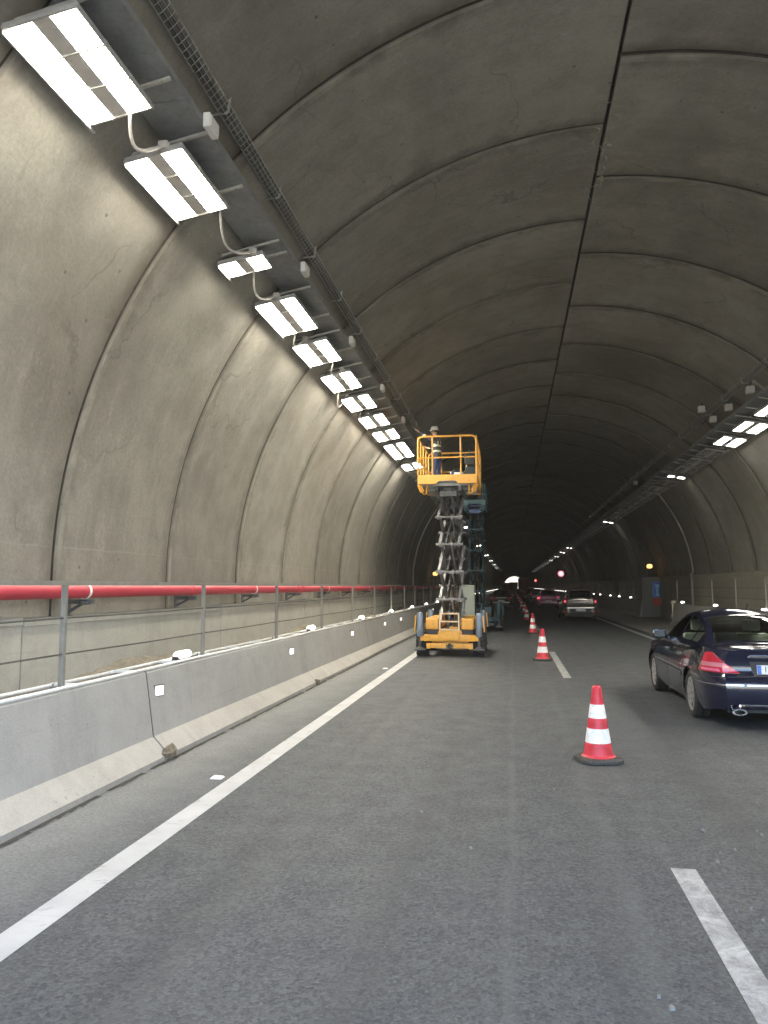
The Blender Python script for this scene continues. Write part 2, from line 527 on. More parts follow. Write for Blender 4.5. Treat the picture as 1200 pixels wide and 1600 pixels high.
M_RUBBER = plain("black rubber", (0.022, 0.022, 0.023), 0.8, 0, 0.2, 14, (0.10, 0.095, 0.085), 0.45, bump=0.2)
M_CONERED = plain("cone red", (0.60, 0.035, 0.055), 0.45, 0, 0.15, 7, (0.22, 0.07, 0.06), 0.6)
M_CONEWHITE = plain("reflective white band", (0.80, 0.80, 0.80), 0.4, 0, 0.1, 9, (0.33, 0.32, 0.30), 0.55)
M_CONEBASE = plain("black recycled cone base", (0.045, 0.045, 0.043), 0.75, 0, 0.25, 20, (0.16, 0.155, 0.14), 0.5, bump=0.3)
M_YELLOW = plain("orange yellow machine paint", (0.76, 0.385, 0.06), 0.42, 0, 0.1, 4, (0.30, 0.17, 0.06), 0.35)
M_ARM = plain("silver grey arm paint", (0.30, 0.30, 0.32), 0.45, 0.2, 0.1, 6, (0.14, 0.13, 0.12), 0.45)
M_ARMDK = plain("dark grey arm paint", (0.075, 0.078, 0.085), 0.5, 0.2, 0.1, 6, (0.09, 0.085, 0.08), 0.45)
M_BLUEGREY = plain("blue grey jack paint", (0.20, 0.25, 0.33), 0.45, 0.3, 0.12, 8, (0.08, 0.08, 0.08), 0.4)
M_BLACKM = plain("black machine paint", (0.025, 0.025, 0.026), 0.5)
M_TEAL = plain("teal machine paint", (0.014, 0.042, 0.058), 0.45, 0.1, 0.15, 5, (0.02, 0.025, 0.028), 0.5)
M_TEALLT = plain("pale teal machine paint", (0.03, 0.085, 0.105), 0.45, 0.1)
M_BLUEM = plain("blue machine paint", (0.035, 0.06, 0.17), 0.45, 0.1)
M_GREYBOX = plain("grey green box paint", (0.30, 0.33, 0.29), 0.5, 0, 0.1, 6, (0.15, 0.15, 0.12), 0.4)
M_SKIN = plain("skin", (0.45, 0.27, 0.19), 0.55)
M_HELMET = plain("white helmet plastic", (0.78, 0.76, 0.72), 0.35)
M_JACKET = plain("dark work jacket", (0.05, 0.055, 0.07), 0.8)
M_STRIPE = plain("reflective stripe", (0.68, 0.68, 0.55), 0.4)
M_TROUSER = plain("navy work trousers", (0.035, 0.055, 0.14), 0.85)
M_BOOT = plain("black work boots", (0.025, 0.022, 0.02), 0.6)
M_HAIR = plain("short dark hair", (0.03, 0.022, 0.016), 0.7)
M_EYE = plain("eye", (0.04, 0.03, 0.03), 0.2)
M_CHROME = plain("chrome trim", (0.72, 0.72, 0.74), 0.12, 1.0, 0.03)
M_MIRROR = plain("dim mirror glass", (0.02, 0.021, 0.022), 0.2, 0.0)
M_ALLOY = plain("alloy rim", (0.55, 0.56, 0.57), 0.3, 0.8, 0.06, 9, (0.12, 0.11, 0.10), 0.3)
M_TAIL = NT("red tail lamp lens")
M_TAIL.set((0.42, 0.012, 0.03), 0.12, 0.0, Coat_Weight=1.0)
M_TAIL.b.inputs["Emission Color"].default_value = (0.9, 0.02, 0.06, 1)
M_TAIL.b.inputs["Emission Strength"].default_value = 0.006
M_TAIL = M_TAIL.m
M_TAILLIT = emit("lit red tail lamp", (1.0, 0.06, 0.12), 0.10)
M_TAILCLEAR = plain("pale tail lamp lens", (0.62, 0.22, 0.27), 0.1, 0.2, 0.1, coat=1.0)
M_TAILPINK = plain("pink tail lamp lens", (0.75, 0.16, 0.30), 0.1, 0.2, 0.1, coat=1.0)
M_PLATE = plain("white number plate", (0.72, 0.73, 0.75), 0.35, 0, 0.04)
M_PLATEBLUE = plain("blue plate band", (0.05, 0.14, 0.52), 0.35)
M_INK = plain("black plate lettering", (0.015, 0.015, 0.018), 0.5)
M_GLASS = mat_glass("car glass")
M_DARKGLASS = mat_glass("dark car glass", (0.10, 0.12, 0.12), 0.3)
M_INTERIOR = plain("dark car interior", (0.035, 0.037, 0.038), 0.8)
M_INTLIGHT = plain("upholstery paled for windscreen light", (0.52, 0.58, 0.53), 0.85)  # pale seats stand in for the light seen through the windscreen
M_SIGNBLUE = plain("blue sign face", (0.02, 0.16, 0.62), 0.4)
M_SIGNWHITE = plain("white sign face", (0.75, 0.76, 0.78), 0.4)
M_SIGNRED = plain("red cabinet paint", (0.42, 0.05, 0.04), 0.5)
M_PAPER = plain("dirty white scrap", (0.21, 0.21, 0.20), 0.8, 0, 0.2, 30)


# ================================================================== SETTING
def sheet(name, x0, x1, y0, y1, z, mat, kind='structure', cuts=1):
    mb = MB()
    for i in range(cuts):
        a = y0 + (y1 - y0) * i / cuts; b = y0 + (y1 - y0) * (i + 1) / cuts
        mb.add([(x0, a, z), (x1, a, z), (x1, b, z), (x0, b, z)], [(0, 1, 2, 3)])
    o = mb.build(name, mat, fix=False)
    o['kind'] = kind
    return o


GR = NT("dry ground")
GR.set(GR.ramp(GR.noise(0.2, 8, 0.7), [(0.3, (0.16, 0.15, 0.10)), (0.7, (0.30, 0.27, 0.20))]), 0.95)
gmb = MB()
for (x0, x1, y0, y1) in ((-3000, -5.6, -3000, 3500), (8.6, 3000, -3000, 3500), (-5.6, 8.6, -3000, PORTAL_Y), (-5.6, 8.6, EXIT_Y, 3500)):
    gmb.add([(x0, y0, -0.03), (x1, y0, -0.03), (x1, y1, -0.03), (x0, y1, -0.03)], [(0, 1, 2, 3)])
gmb.build("ground", GR.m, fix=False)['kind'] = 'structure'
sheet("road", -5.6, 8.6, -300, 900, 0.0, M_ASPHALT)

# painted lines
lm = MB()
for k in range(60):
    a = PORTAL_Y - 50 + k * 12
    lm.add([(-2.575, a, 0.004), (-2.385, a, 0.004), (-2.385, a + 12, 0.004), (-2.575, a + 12, 0.004)], [(0, 1, 2, 3)])
lm.build("left_edge_line", M_LINE, fix=False)['kind'] = 'structure'
lm = MB()
for k in range(60):
    a = PORTAL_Y - 50 + k * 12
    lm.add([(4.53, a, 0.004), (4.70, a, 0.004), (4.70, a + 12, 0.004), (4.53, a + 12, 0.004)], [(0, 1, 2, 3)])
lm.build("right_edge_line", M_LINE, fix=False)['kind'] = 'structure'
lm = MB()
for k in range(-3, 34):
    a = -0.8 + 16.1 * k
    lm.add([(0.945, a, 0.004), (1.095, a, 0.004), (1.095, a + 6, 0.004), (0.945, a + 6, 0.004)], [(0, 1, 2, 3)])
lm.build("lane_line", M_DASH, fix=False)['kind'] = 'structure'

# right hand gutter strip in pale concrete, a low step above the asphalt
gm = MB()
yy = PORTAL_Y
while yy < EXIT_Y:
    gm.box(5.02, 7.02, yy + 0.012, yy + 5.99, -0.05, 0.035)
    yy += 6.0
gm.build("gutter_pavement", M_GUTTER)['kind'] = 'structure'


# ------------------------------------------------------------------ lining of the tunnel
def arch_pt(a, r):
    return (CX + r * math.cos(a), CZ + r * math.sin(a))


def lining_half(side, y_off, seed):
    rnd = random.Random(seed)
    ys = []
    k0 = int((PORTAL_Y - y_off) / RING) - 1
    y = y_off + k0 * RING
    while y < EXIT_Y:
        t0 = rnd.uniform(0.004, 0.034); t1 = rnd.uniform(-0.004, 0.010)
        gap = rnd.uniform(0.006, 0.017)
        a, b = max(y, PORTAL_Y), min(y + RING, EXIT_Y)
        if b - a > 0.4:
            ys += [(a + 0.001, 0.07), (a + gap, 0.07), (a + gap + 0.012, -t0 + 0.02), (a + gap + 0.05, -t0),
                   (b - gap - 0.05, -t1), (b - gap - 0.006, -t1 + 0.004), (b - gap, 0.07), (b - 0.001, 0.07)]
        y += RING
    n = 44
    seam = 0.028
    if side < 0:
        angs = [PI / 2 + seam / RAD + (PI / 2 - seam / RAD) * i / n for i in range(n + 1)]
    else:
        angs = [PI / 2 - seam / RAD - (PI / 2 - seam / RAD) * i / n for i in range(n + 1)]
    back = 0.10 if side < 0 else 0.13
    vs = []; fs = []
    np_ = n + 1 + 2 + 1
    for (y, dr) in ys:
        row = []
        over = angs[0] + (-0.05 if side < 0 else 0.05)
        x, z = arch_pt(over, RAD + back); row.append((x, y, z))
        x, z = arch_pt(angs[0], RAD + back); row.append((x, y, z))
        for a in angs:
            x, z = arch_pt(a, RAD + dr); row.append((x, y, z))
        row.append((CX + side * (RAD + dr), y, -0.3))
        vs += row
    for i in range(len(ys) - 1):
        for j in range(np_ - 1):
            fs.append((i * np_ + j, i * np_ + j + 1, (i + 1) * np_ + j + 1, (i + 1) * np_ + j))
    mb = MB(); mb.add(vs, fs)
    for i in range(len(ys) - 1):
        if ys[i][1] > 0.05 or ys[i + 1][1] > 0.05:
            for j in range(np_ - 1): mb.m[i * (np_ - 1) + j] = 1
    return mb


tun = empty("tunnel_vault", (CX, PORTAL_Y, 0))
tag(tun, "grey brown concrete tunnel vault of ribbed precast rings arching over both lanes", "tunnel")


def part(mb, name, mat, root, smooth=None, label=None):
    """build in world coordinates, then hang under root keeping the place"""
    o = mb.build(name, mat, smooth=smooth)
    if root is not None:
        rl = Matrix.Translation(root.location) @ root.rotation_euler.to_matrix().to_4x4() if root.type == 'EMPTY' else root.matrix_world.copy()
        o.parent = root
        o.matrix_parent_inverse = rl.inverted()
        CHILD.setdefault(root.name, []).append(o)
    if label: o['label'] = label
    return o


part(lining_half(-1, 8.30, 3), "lining", [M_LINING, M_RINGJOINT], tun, 11)
part(lining_half(+1, 9.83, 4), "lining", [M_LINING_R, M_RINGJOINT], tun, 11)
# outer shell keeps daylight out
sh = MB()
pts = [arch_pt(PI * i / 40, RAD + 0.7) for i in range(41)]
prof = [(pts[0][0], -0.5)] + pts + [(pts[-1][0], -0.5)]
sh.extrude_y(prof, PORTAL_Y, EXIT_Y, closed=False)
for yy in (PORTAL_Y, EXIT_Y):
    inner = [arch_pt(PI * i / 40, RAD + 0.06) for i in range(41)]
    inner = [(inner[0][0], -0.5)] + inner + [(inner[-1][0], -0.5)]
    q = [(x, yy, z) for x, z in inner] + [(x, yy, z) for x, z in prof]
    m_ = len(inner)
    sh.add(q, [(i, i + 1, m_ + i + 1, m_ + i) for i in range(m_ - 1)])
part(sh, "portal_shell", M_LINING, tun, 40)
# black seam filler at the crown
cs = MB()
cs.box(CX - 0.02, CX + 0.02, PORTAL_Y + 0.01, EXIT_Y - 0.01, CZ + RAD + 0.062, CZ + RAD + 0.075)
part(cs, "crown_seam", M_JOINT, tun)
# frayed wires and rust drips at the crown seam
M_FRAY = plain("pale frayed wire", (0.36, 0.33, 0.26), 0.7)
for k in range(18):
    fw = MB()
    y = random.uniform(10.5, 13.8)
    x = CX + random.choice((-1, 1)) * random.uniform(0.02, 0.14)
    p = [(x, y, CZ + RAD - 0.03 - random.uniform(0, 0.02))]
    for q in range(5):
        l = p[-1]
        p.append((l[0] + random.uniform(-0.07, 0.07), l[1] + random.uniform(-0.10, 0.12), CZ + RAD - 0.05 - random.uniform(0, 0.06)))
    fw.tube(p, 0.004, 4)
    part(fw, "frayed_wire", M_FRAY, tun)
for (y, s) in ((11.9, 0.07), (12.25, 0.05), (12.55, 0.05), (12.9, 0.06)):
    rb = MB(); rb.bbox(CX + 0.09, CX + 0.09 + s, y, y + s * 1.6, CZ + RAD - 0.06, CZ + RAD + 0.01, 0.01)
    part(rb, "seam_bracket", M_RAIL, tun)

# ------------------------------------------------------------------ left service channel
ch = MB()
ch.box(-5.42, -4.0, PORTAL_Y, EXIT_Y, -0.2, 0.60)
ch.build("channel_floor", M_GUTTER)['kind'] = 'structure'
pw = MB()
y = 7.5 - 2.85 * 5
rnd = random.Random(5)
while y < EXIT_Y - 3:
    d = rnd.uniform(-0.012, 0.012)
    top = 1.41 + rnd.uniform(-0.012, 0.02)
    prof = [(-5.33, 0.5), (-5.15 + d, 0.5), (-5.15 + d, top - 0.085), (-5.135 + d, top - 0.08), (-5.135 + d, top), (-5.30, top)]
    a, b = max(y + 0.012, PORTAL_Y), y + 2.838
    if b > a: pw.extrude_y(prof, a, b)
    y += 2.85
pwall = pw.build("panel_wall", M_PANEL)
tag(pwall, "waist high grey concrete panel wall with stained joints below the red pipe", "wall")
# dark cable slot between panel tops and the lining
ds = MB(); ds.box(-5.335, -5.30, PORTAL_Y, EXIT_Y, 1.30, 1.385)
part(ds, "cable_slot", M_JOINT, pwall)

# dry dirt piled along the foot of the panel wall
dm = MB()
ny = 900
for i in range(ny + 1):
    y = PORTAL_Y + i * 0.11
    a = 0.5 + 0.5 * math.sin(y * 1.1) * math.sin(y * 0.37 + 1)
    h = -0.02 + 0.14 * a * a + random.uniform(-0.02, 0.025)
    prof = [(-4.25 + random.uniform(-.1, .1), 0.601), (-4.6 + random.uniform(-.06, .06), 0.62 + h * 0.2 + random.uniform(0, .02)), (-4.85, 0.63 + h * 0.55 + random.uniform(-.02, .03)), (-5.02, 0.65 + h * 0.9 + random.uniform(-.02, .03)), (-5.16, 0.66 + h)]
    for p in prof: dm.v.append((p[0], y, p[1]))
for i in range(ny):
    for j in range(4):
        dm.f.append((i * 5 + j, i * 5 + j + 1, (i + 1) * 5 + j + 1, (i + 1) * 5 + j)); dm.m.append(0)
dirt = dm.build("dirt", M_DIRT, smooth=60)
tag(dirt, "dry brown dirt heaped along the foot of the panel wall", kind='stuff')


# ------------------------------------------------------------------ safety barriers
def barrier(side, x_foot, x_bend, x_top, x_back, z_bend, z_top, joints, y0, y1, name_label, extra=None):
    """profile with a sloping foot; joints are open grooves"""
    bd = MB(); ft = MB(); jt = MB()
    cuts = [y0] + [j for j in joints if y0 < j < y1] + [y1]
    for a, b in zip(cuts[:-1], cuts[1:]):
        a2, b2 = a + 0.014, b - 0.014
        zb = z_bend + random.uniform(-0.006, 0.006)
        o = random.uniform(-0.006, 0.006)
        mid = (x_bend + (x_top - x_bend) * 0.56 + o, zb + (z_top - zb) * 0.57)
        up = [(x_bend + o, zb), mid, (x_top + o, z_top - 0.02), (x_top - side * -0.02 + o, z_top), (x_back, z_top), (x_back, -0.1), (x_bend + o, -0.1)]
        bd.extrude_y(up, a2, b2)
        bd.box(min(x_back - side * 0.004, x_top + side * 0.024), max(x_back - side * 0.004, x_top + side * 0.024), a2 + 0.002, b2 - 0.002, z_top - 0.01, z_top + 0.003, 2)  # thin sheet whose dark colour dims the overlit top
        fo = [(x_bend + o, zb + 0.001), (x_foot + o, 0.055), (x_foot + o, 0.0), (x_foot + o, -0.1), (x_bend + o + side * 0.01, -0.1)]
        ft.extrude_y(fo, a2, b2)
        if b < y1:
            e = side * 0.003
            jt.extrude_y([(x_bend + e, zb), (x_bend + (x_top - x_bend) * 0.56 + e, zb + (z_top - zb) * 0.57), (x_top + e, z_top - 0.02), (x_top + side * 0.02, z_top - 0.004), (x_back - side * 0.01, z_top - 0.004), (x_back - side * 0.01, -0.1), (x_bend + e, -0.1)], b - 0.0138, b + 0.0138)
            jt.extrude_y([(x_bend + e, zb - 0.004), (x_foot + e * 1.5, 0.05), (x_foot + e * 1.5, -0.1), (x_bend + e, -0.1)], b - 0.0136, b + 0.0136)
    root = empty("safety_barrier", (x_foot, y0, 0))
    tag(root, name_label, "barrier")
    bd.add(jt.v, jt.f, 1)
    part(bd, "barrier_face", [M_BARRIER, M_JOINT, M_TOPTONE], root)
    if extra: extra(ft)
    part(ft, "barrier_foot", [M_FOOT, M_SLUDGE, M_SMUDGE], root, label="paler sloping foot of the barrier")
    return root


M_TOPTONE = plain("barrier top darkened against lamp light", (0.17, 0.16, 0.14), 0.9, 0, 0.35, 5, (0.09, 0.08, 0.065), 0.6)  # grime colour that tones down the lamp light on the barrier top
M_SLUDGE = plain("dark road sludge", (0.055, 0.052, 0.046), 0.95, 0, 0.4, 10)
M_SMUDGE = plain("grey smudge", (0.33, 0.315, 0.285), 0.9, 0, 0.3, 30)


def foot_dirt(ft):
    # sludge in the corner between foot and asphalt, scuffs on the foot
    for k in range(700):
        y = PORTAL_Y + k * 0.16
        w = random.uniform(0.02, 0.055)
        if random.random() < 0.93:
            ft.add([(-3.47, y, 0.006), (-3.445 + w, y, 0.006), (-3.445 + random.uniform(0.02, 0.055), y + 0.16, 0.006), (-3.47, y + 0.16, 0.006)], [(0, 1, 2, 3)], 1)
    for k in range(9):
        y = 5.6 + k * 0.13 + random.uniform(-.03, .03)
        z = 0.085 + random.uniform(-0.01, 0.012)
        x = -3.46 - (z - 0.055) * 1.0
        pts = []
        for j in range(9):
            a = 2 * PI * j / 9
            rr = random.uniform(0.010, 0.030)
            dz = math.sin(a) * rr * 0.6
            pts.append((x - dz * 0.98 + 0.004, y + math.cos(a) * rr, z + dz))
        ft.add(pts, [tuple(range(9))], 2)


jl = [7.52 + 6.0 * k for k in range(-3, 84)]
lbar = barrier(-1, -3.46, -3.63, -3.73, -4.02, 0.225, 0.88, jl, PORTAL_Y, EXIT_Y, "grey concrete barrier with pale sloping foot along the left edge of the road", foot_dirt)
rbar = barrier(+1, 6.98, 7.10, 7.20, 7.46, 0.22, 0.98, [35 - 6.0 * k for k in range(1, 8)], PORTAL_Y, 36.6, "grey concrete parapet on the right ending in a white painted post beside the recess")
pe = MB()
pe.bbox(7.12, 7.24, 36.615, 36.75, 0.0, 1.02, 0.02); pe.bbox(7.09, 7.30, 36.60, 36.80, 0.93, 1.10, 0.03); pe.bbox(7.09, 7.28, 36.60, 36.80, 0.35, 0.50, 0.03)
part(pe, "end_post", plain("dirty cream paint", (0.62, 0.57, 0.44), 0.6, 0, 0.15, 8, (0.3, 0.27, 0.2), 0.5), rbar)
rbar2 = barrier(+1, 6.98, 7.10, 7.20, 7.46, 0.22, 0.98, [46 + 6.0 * k for k in range(1, 76)], 45.4, EXIT_Y, "dark concrete parapet on the right beyond the emergency recess")
# square end block of the recess
eb = MB(); eb.bbox(7.22, 8.28, 45.36, 45.75, 0.0, 2.28, 0.02)
ebo = eb.build("recess_wall", mat_concrete("dark recess concrete", (0.15, 0.145, 0.14), (0.09, 0.085, 0.08), (0.2, 0.195, 0.18))); tag(ebo, "flat grey concrete end wall of the emergency recess on the right", "wall")
# right service walkway behind the parapet
rc = MB()
rc.box(7.40, 8.37, PORTAL_Y, 36.55, -0.2, 0.72)
rc.box(7.40, 8.37, 45.80, EXIT_Y, -0.2, 0.72)
rc.build("walkway_floor", M_GUTTER)['kind'] = 'structure'
sheet("recess_floor", 7.02, 8.37, 36.6, 45.4, 0.03, M_GUTTER)
# wall slab under the springing on the right
sl = MB()
y = PORTAL_Y
rnd = random.Random(9)
while y < EXIT_Y - 4:
    d = rnd.uniform(-0.01, 0.01)
    sl.extrude_y([(8.36, 0.0), (8.20 + d, 0.0), (8.20 + d, 2.08), (8.17 + d, 2.10), (8.17 + d, 2.26), (8.36, 2.29)], y + 0.012, y + 3.06)
    y += RING
slo = sl.build("panel_wall", mat_concrete("brown right wall concrete", (0.24, 0.215, 0.165), (0.13, 0.11, 0.08), (0.34, 0.31, 0.25)))
tag(slo, "brownish concrete panel wall with a ledge behind the right hand railing", "wall")

def blob(mb, c, s, seed, sub=2):
    rnd = random.Random(seed)
    bm = bmesh.new()
    bmesh.ops.create_icosphere(bm, subdivisions=sub, radius=1.0)
    ph = [rnd.uniform(0, 6) for _ in range(6)]
    for p in bm.verts:
        q = p.co.copy()
        k = 1 + 0.22 * math.sin(3 * q.x + ph[0]) * math.sin(3.3 * q.y + ph[1]) + 0.16 * math.sin(6 * q.z + ph[2]) + rnd.uniform(-0.09, 0.09)
        p.co = Vector((c[0] + q.x * s[0] * k, c[1] + q.y * s[1] * k, c[2] + q.z * s[2] * k))
    bm.verts.ensure_lookup_table()
    mb.add([p.co.copy() for p in bm.verts], [[q.index for q in f.verts] for f in bm.faces])
    bm.free()


M_RUBBLE = plain("broken mortar", (0.20, 0.165, 0.12), 0.95, 0, 0.45, 22, (0.06, 0.05, 0.04), 0.7, bump=0.8)
rubble_labels = ["lump of broken brown mortar at the nearest joint of the left barrier foot",
                 "smaller lump of broken mortar at the second joint of the left barrier foot"]
for i, (y, s) in enumerate(((7.52, 1.0), (13.52, 0.75))):
    rm = MB()
    for q in range(7):
        blob(rm, (-3.43 - random.uniform(0, 0.05), y + random.uniform(-0.07, 0.07) * s, 0.05 * s + random.uniform(0, 0.05) * s), (0.05 * s, 0.055 * s, 0.05 * s), q + i * 9)
    o = rm.build("mortar_rubble", M_RUBBLE)
    tag(o, rubble_labels[i], "rubble", "lumps of broken mortar at the barrier joints")


# ------------------------------------------------------------------ railings
def railing(x, ys, z_base, z_top, cables, label, y0, y1, side, far_posts=None):
    root = empty("railing", (x, y0, z_base))
    tag(root, label, "railing")
    tr = MB()
    tr.bar((x, y0, z_top), (x, y1, z_top), 0.042, 0.014, mi=0)
    tr.bar((x - side * 0.018, y0, z_top - 0.018), (x - side * 0.018, y1, z_top - 0.018), 0.007, 0.03)
    part(tr, "top_rail", M_RAIL, root)
    for z in cables:
        cm = MB()
        pts = []
        allp = [y0] + list(ys) + [y1]
        allp = sorted(set(allp))
        for a, b in zip(allp[:-1], allp[1:]):
            pts.append((x + 0.008, a, z)); pts.append((x + 0.008, (a + b) / 2, z - 0.006))
        pts.append((x + 0.008, y1, z))
        cm.tube(pts, 0.008, 6)
        part(cm, "cable", M_WIRE, root)
    for y in ys:
        p = MB()
        p.bar((x, y, z_base), (x, y, z_top - 0.008), 0.036, 0.007, up=(0, 1, 0))
        p.bar((x - side * 0.019, y + 0.021, z_base), (x - side * 0.019, y + 0.021, z_top - 0.008), 0.007, 0.036, up=(0, 1, 0))
        p.box(x - 0.06, x + 0.055, y - 0.055, y + 0.055, z_base, z_base + 0.012)
        for sx in (-0.04, 0.036):
            p.lathe([(0.009, 0), (0.009, 0.028)], 6, c=(x + sx, y - 0.035, z_base + 0.012))
        part(p, "post", M_RAIL, root)
    if far_posts:
        p = MB()
        for y in far_posts: p.bar((x, y, z_base), (x, y, z_top - 0.008), 0.045, 0.045, up=(0, 1, 0))
        part(p, "far_posts", M_RAIL, root)['kind'] = 'stuff'
    return root


PL = [6.17 + 3.075 * k for k in range(-3, 34)]
railing(-3.85, PL, 0.88, 1.79, (1.475, 1.165), "steel post and wire railing standing on the left barrier in front of the red pipe", PORTAL_Y, EXIT_Y, -1, [6.17 + 3.075 * k for k in range(34, 158)])
PR = [36.4 - 3.07 * k for k in range(0, 13)]
railing(7.33, sorted(PR), 0.98, 2.03, (1.70, 1.36), "dull steel railing on the right parapet near the dark sedan", PORTAL_Y, 36.5, 1)
PR2 = [46 + 3.07 * k for k in range(0, 24)]
railing(7.33, PR2, 0.98, 2.03, (1.70, 1.36), "dim steel railing on the right parapet beyond the emergency recess", 45.8, EXIT_Y, 1, [46 + 3.07 * k for k in range(24, 140)])

# ------------------------------------------------------------------ red pipe
pipe = empty("red_pipe", (-5.10, PORTAL_Y, 1.69))
tag(pipe, "long red fire main pipe on brackets along the left tunnel wall", "pipe")
pm = MB()
pm.tube([(-5.10, PORTAL_Y + 0.05 + (EXIT_Y - PORTAL_Y - 0.1) * k / 40, 1.69 + 0.006 * math.sin(k * 2.1)) for k in range(41)], 0.086, 20)
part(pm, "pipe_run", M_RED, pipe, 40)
for k in range(-4, 62):
    y = 8.62 + 3.08 * k
    b = MB()
    b.lathe([(0.088, -0.02), (0.094, -0.02), (0.094, 0.02), (0.088, 0.02)], 20, axis='y', c=(-5.10, y, 1.69), closed=True)
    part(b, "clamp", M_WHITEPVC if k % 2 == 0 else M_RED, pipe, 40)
    b = MB()
    b.bar((-5.36, y + 0.02, 1.565), (-4.99, y + 0.02, 1.565), 0.05, 0.05)
    b.bar((-5.36, y + 0.02, 1.42), (-5.12, y + 0.02, 1.55), 0.03, 0.03)
    b.box(-5.36, -5.32, y - 0.04, y + 0.08, 1.41, 1.72)
    b.tube([(-5.10, y - 0.10, 1.555), (-5.08, y - 0.02, 1.548), (-5.05, y + 0.04, 1.552)], 0.025, 6)
    part(b, "bracket", M_DKSTEEL, pipe)
for k in range(-1, 40):
    y = 6.3 + 12.0 * k
    b = MB()
    b.lathe([(0.087, -0.09), (0.102, -0.09), (0.102, -0.03), (0.096, -0.01), (0.096, 0.01), (0.102, 0.03), (0.102, 0.09), (0.087, 0.09)], 20, axis='y', c=(-5.10, y, 1.69), closed=True)
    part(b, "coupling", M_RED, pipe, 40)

# ------------------------------------------------------------------ white conduits on the left barrier
con = empty("cable_conduit", (-3.8, PORTAL_Y, 0.88))
tag(con, "pair of thin white conduits clipped along the top of the left barrier", "conduit")
for (x, z) in ((-3.752, 0.893), (-3.955, 0.895)):
    cm = MB()
    cm.tube([(x + 0.004 * math.sin(k * 1.7), PORTAL_Y + (EXIT_Y - PORTAL_Y) * k / 300, z + 0.002 + 0.003 * math.sin(k * 2.3)) for k in range(301)], 0.017, 8)
    part(cm, "conduit_tube", M_WHITEPVC, con, 50)
for k in range(48):
    y = 2.1 + k * 1.03
    cm = MB(); cm.box(-3.975, -3.738, y, y + 0.028, 0.89, 0.912)
    part(cm, "clip", M_WHITEPVC, con)

# ------------------------------------------------------------------ marker lamps on both barriers, delineators
def ordinal(n):
    w = ["nearest", "second nearest", "third nearest", "fourth nearest", "fifth nearest", "sixth nearest", "seventh nearest", "eighth nearest", "ninth nearest", "tenth nearest"]
    return w[n] if n < len(w) else None


def marker_lamp():
    r = empty("marker_lamp")
    h = MB(); h.bbox(-0.05, 0.05, -0.17, 0.17, 0.0, 0.035, 0.01)
    h.bbox(-0.035, 0.035, -0.215, -0.155, 0.0, 0.06, 0.012)
    h.tube([(0.0, -0.21, 0.03), (0.0, -0.27, 0.03), (0.03, -0.31, 0.015)], 0.012, 6)
    h.build("housing", M_BLACKPVC, r)
    d = MB()
    d.lathe([(0.0, -0.185), (0.026, -0.183), (0.040, -0.165), (0.044, -0.14), (0.044, 0.14), (0.040, 0.165), (0.026, 0.183), (0.0, 0.185)], 16, axis='y', c=(0, 0, 0.068))
    d.build("diffuser", M_LITSMALL, r, 50)
    return r


def series(proto, spots, labels, cat, group, shared):
    """spots: (x, y, z, rz); labels for the nearest ones, the shared label for those nothing tells apart"""
    out = []
    for i, (x, y, z, rz) in enumerate(spots):
        o = proto if i == 0 else copy_tree(proto)
        o.location = (x, y, z); o.rotation_euler = (0, 0, rz)
        tag(o, labels[i] if i < len(labels) else shared, cat, group)
        out.append(o)
    return out


ll = [8.67, 14.58, 19.67, 24.6, 29.9, 34.95] + [40.1 + 5.2 * k for k in range(0, 34)]
series(marker_lamp(), [(-3.85, y, 0.882, 0) for y in ll],
       ["lit white capsule lamp on the left barrier top beside the nearest delineator",
        "second lit white capsule lamp along the left barrier top",
        "third lit white capsule lamp along the left barrier top",
        "fourth lit white capsule lamp along the left barrier top",
        "fifth lit white capsule lamp along the left barrier top, just left of the yellow lift",
        "sixth lit white capsule lamp on the left barrier, right beside the yellow lift"], "lamp", "marker lamps on the left barrier",
       "tiny lit lamp on the left barrier hidden beyond the yellow lift")
rl = [24.2 - 5.3 * k for k in range(3, -1, -1)] + [29.7, 35.2] + [50.0, 55.2, 60.1, 66.9] + [72 + 5.3 * k for k in range(0, 36)]
rlab = ["lit lamp on the right parapet hidden nearest behind the dark sedan", "lit lamp on the right parapet behind the dark sedan boot", "lit lamp on the right parapet above the sedan roof outside the frame",
        "lit lamp on the right parapet above the sedan roof at the picture edge", "lit lamp on the right parapet between the railing posts above the sedan", "lit lamp on the right parapet next to its cream end post",
        "lit lamp on the far right parapet closest to the red cabinet", "lit lamp on the far right parapet, second from the red cabinet", "lit lamp on the far right parapet, third from the red cabinet",
        "lit lamp on the far right parapet just right of the grey car"]
series(marker_lamp(), [(7.33 - 0.04, y, 0.985, 0) for y in rl], rlab, "lamp", "marker lamps on the right parapet", "tiny lit lamp on the right parapet beyond the grey car")


def delineator():
    r = empty("delineator")
    b = MB(); b.bbox(-0.008, 0.022, -0.075, 0.075, -0.062, 0.062, 0.006); b.bar((0.0, 0.055, -0.06), (0.012, 0.055, 0.06), 0.01, 0.05)
    b.build("frame", M_DKSTEEL, r)
    p = MB(); p.box(0.0225, 0.028, -0.052, 0.060, -0.050, 0.050)
    p.build("reflector", M_REFW, r)
    return r


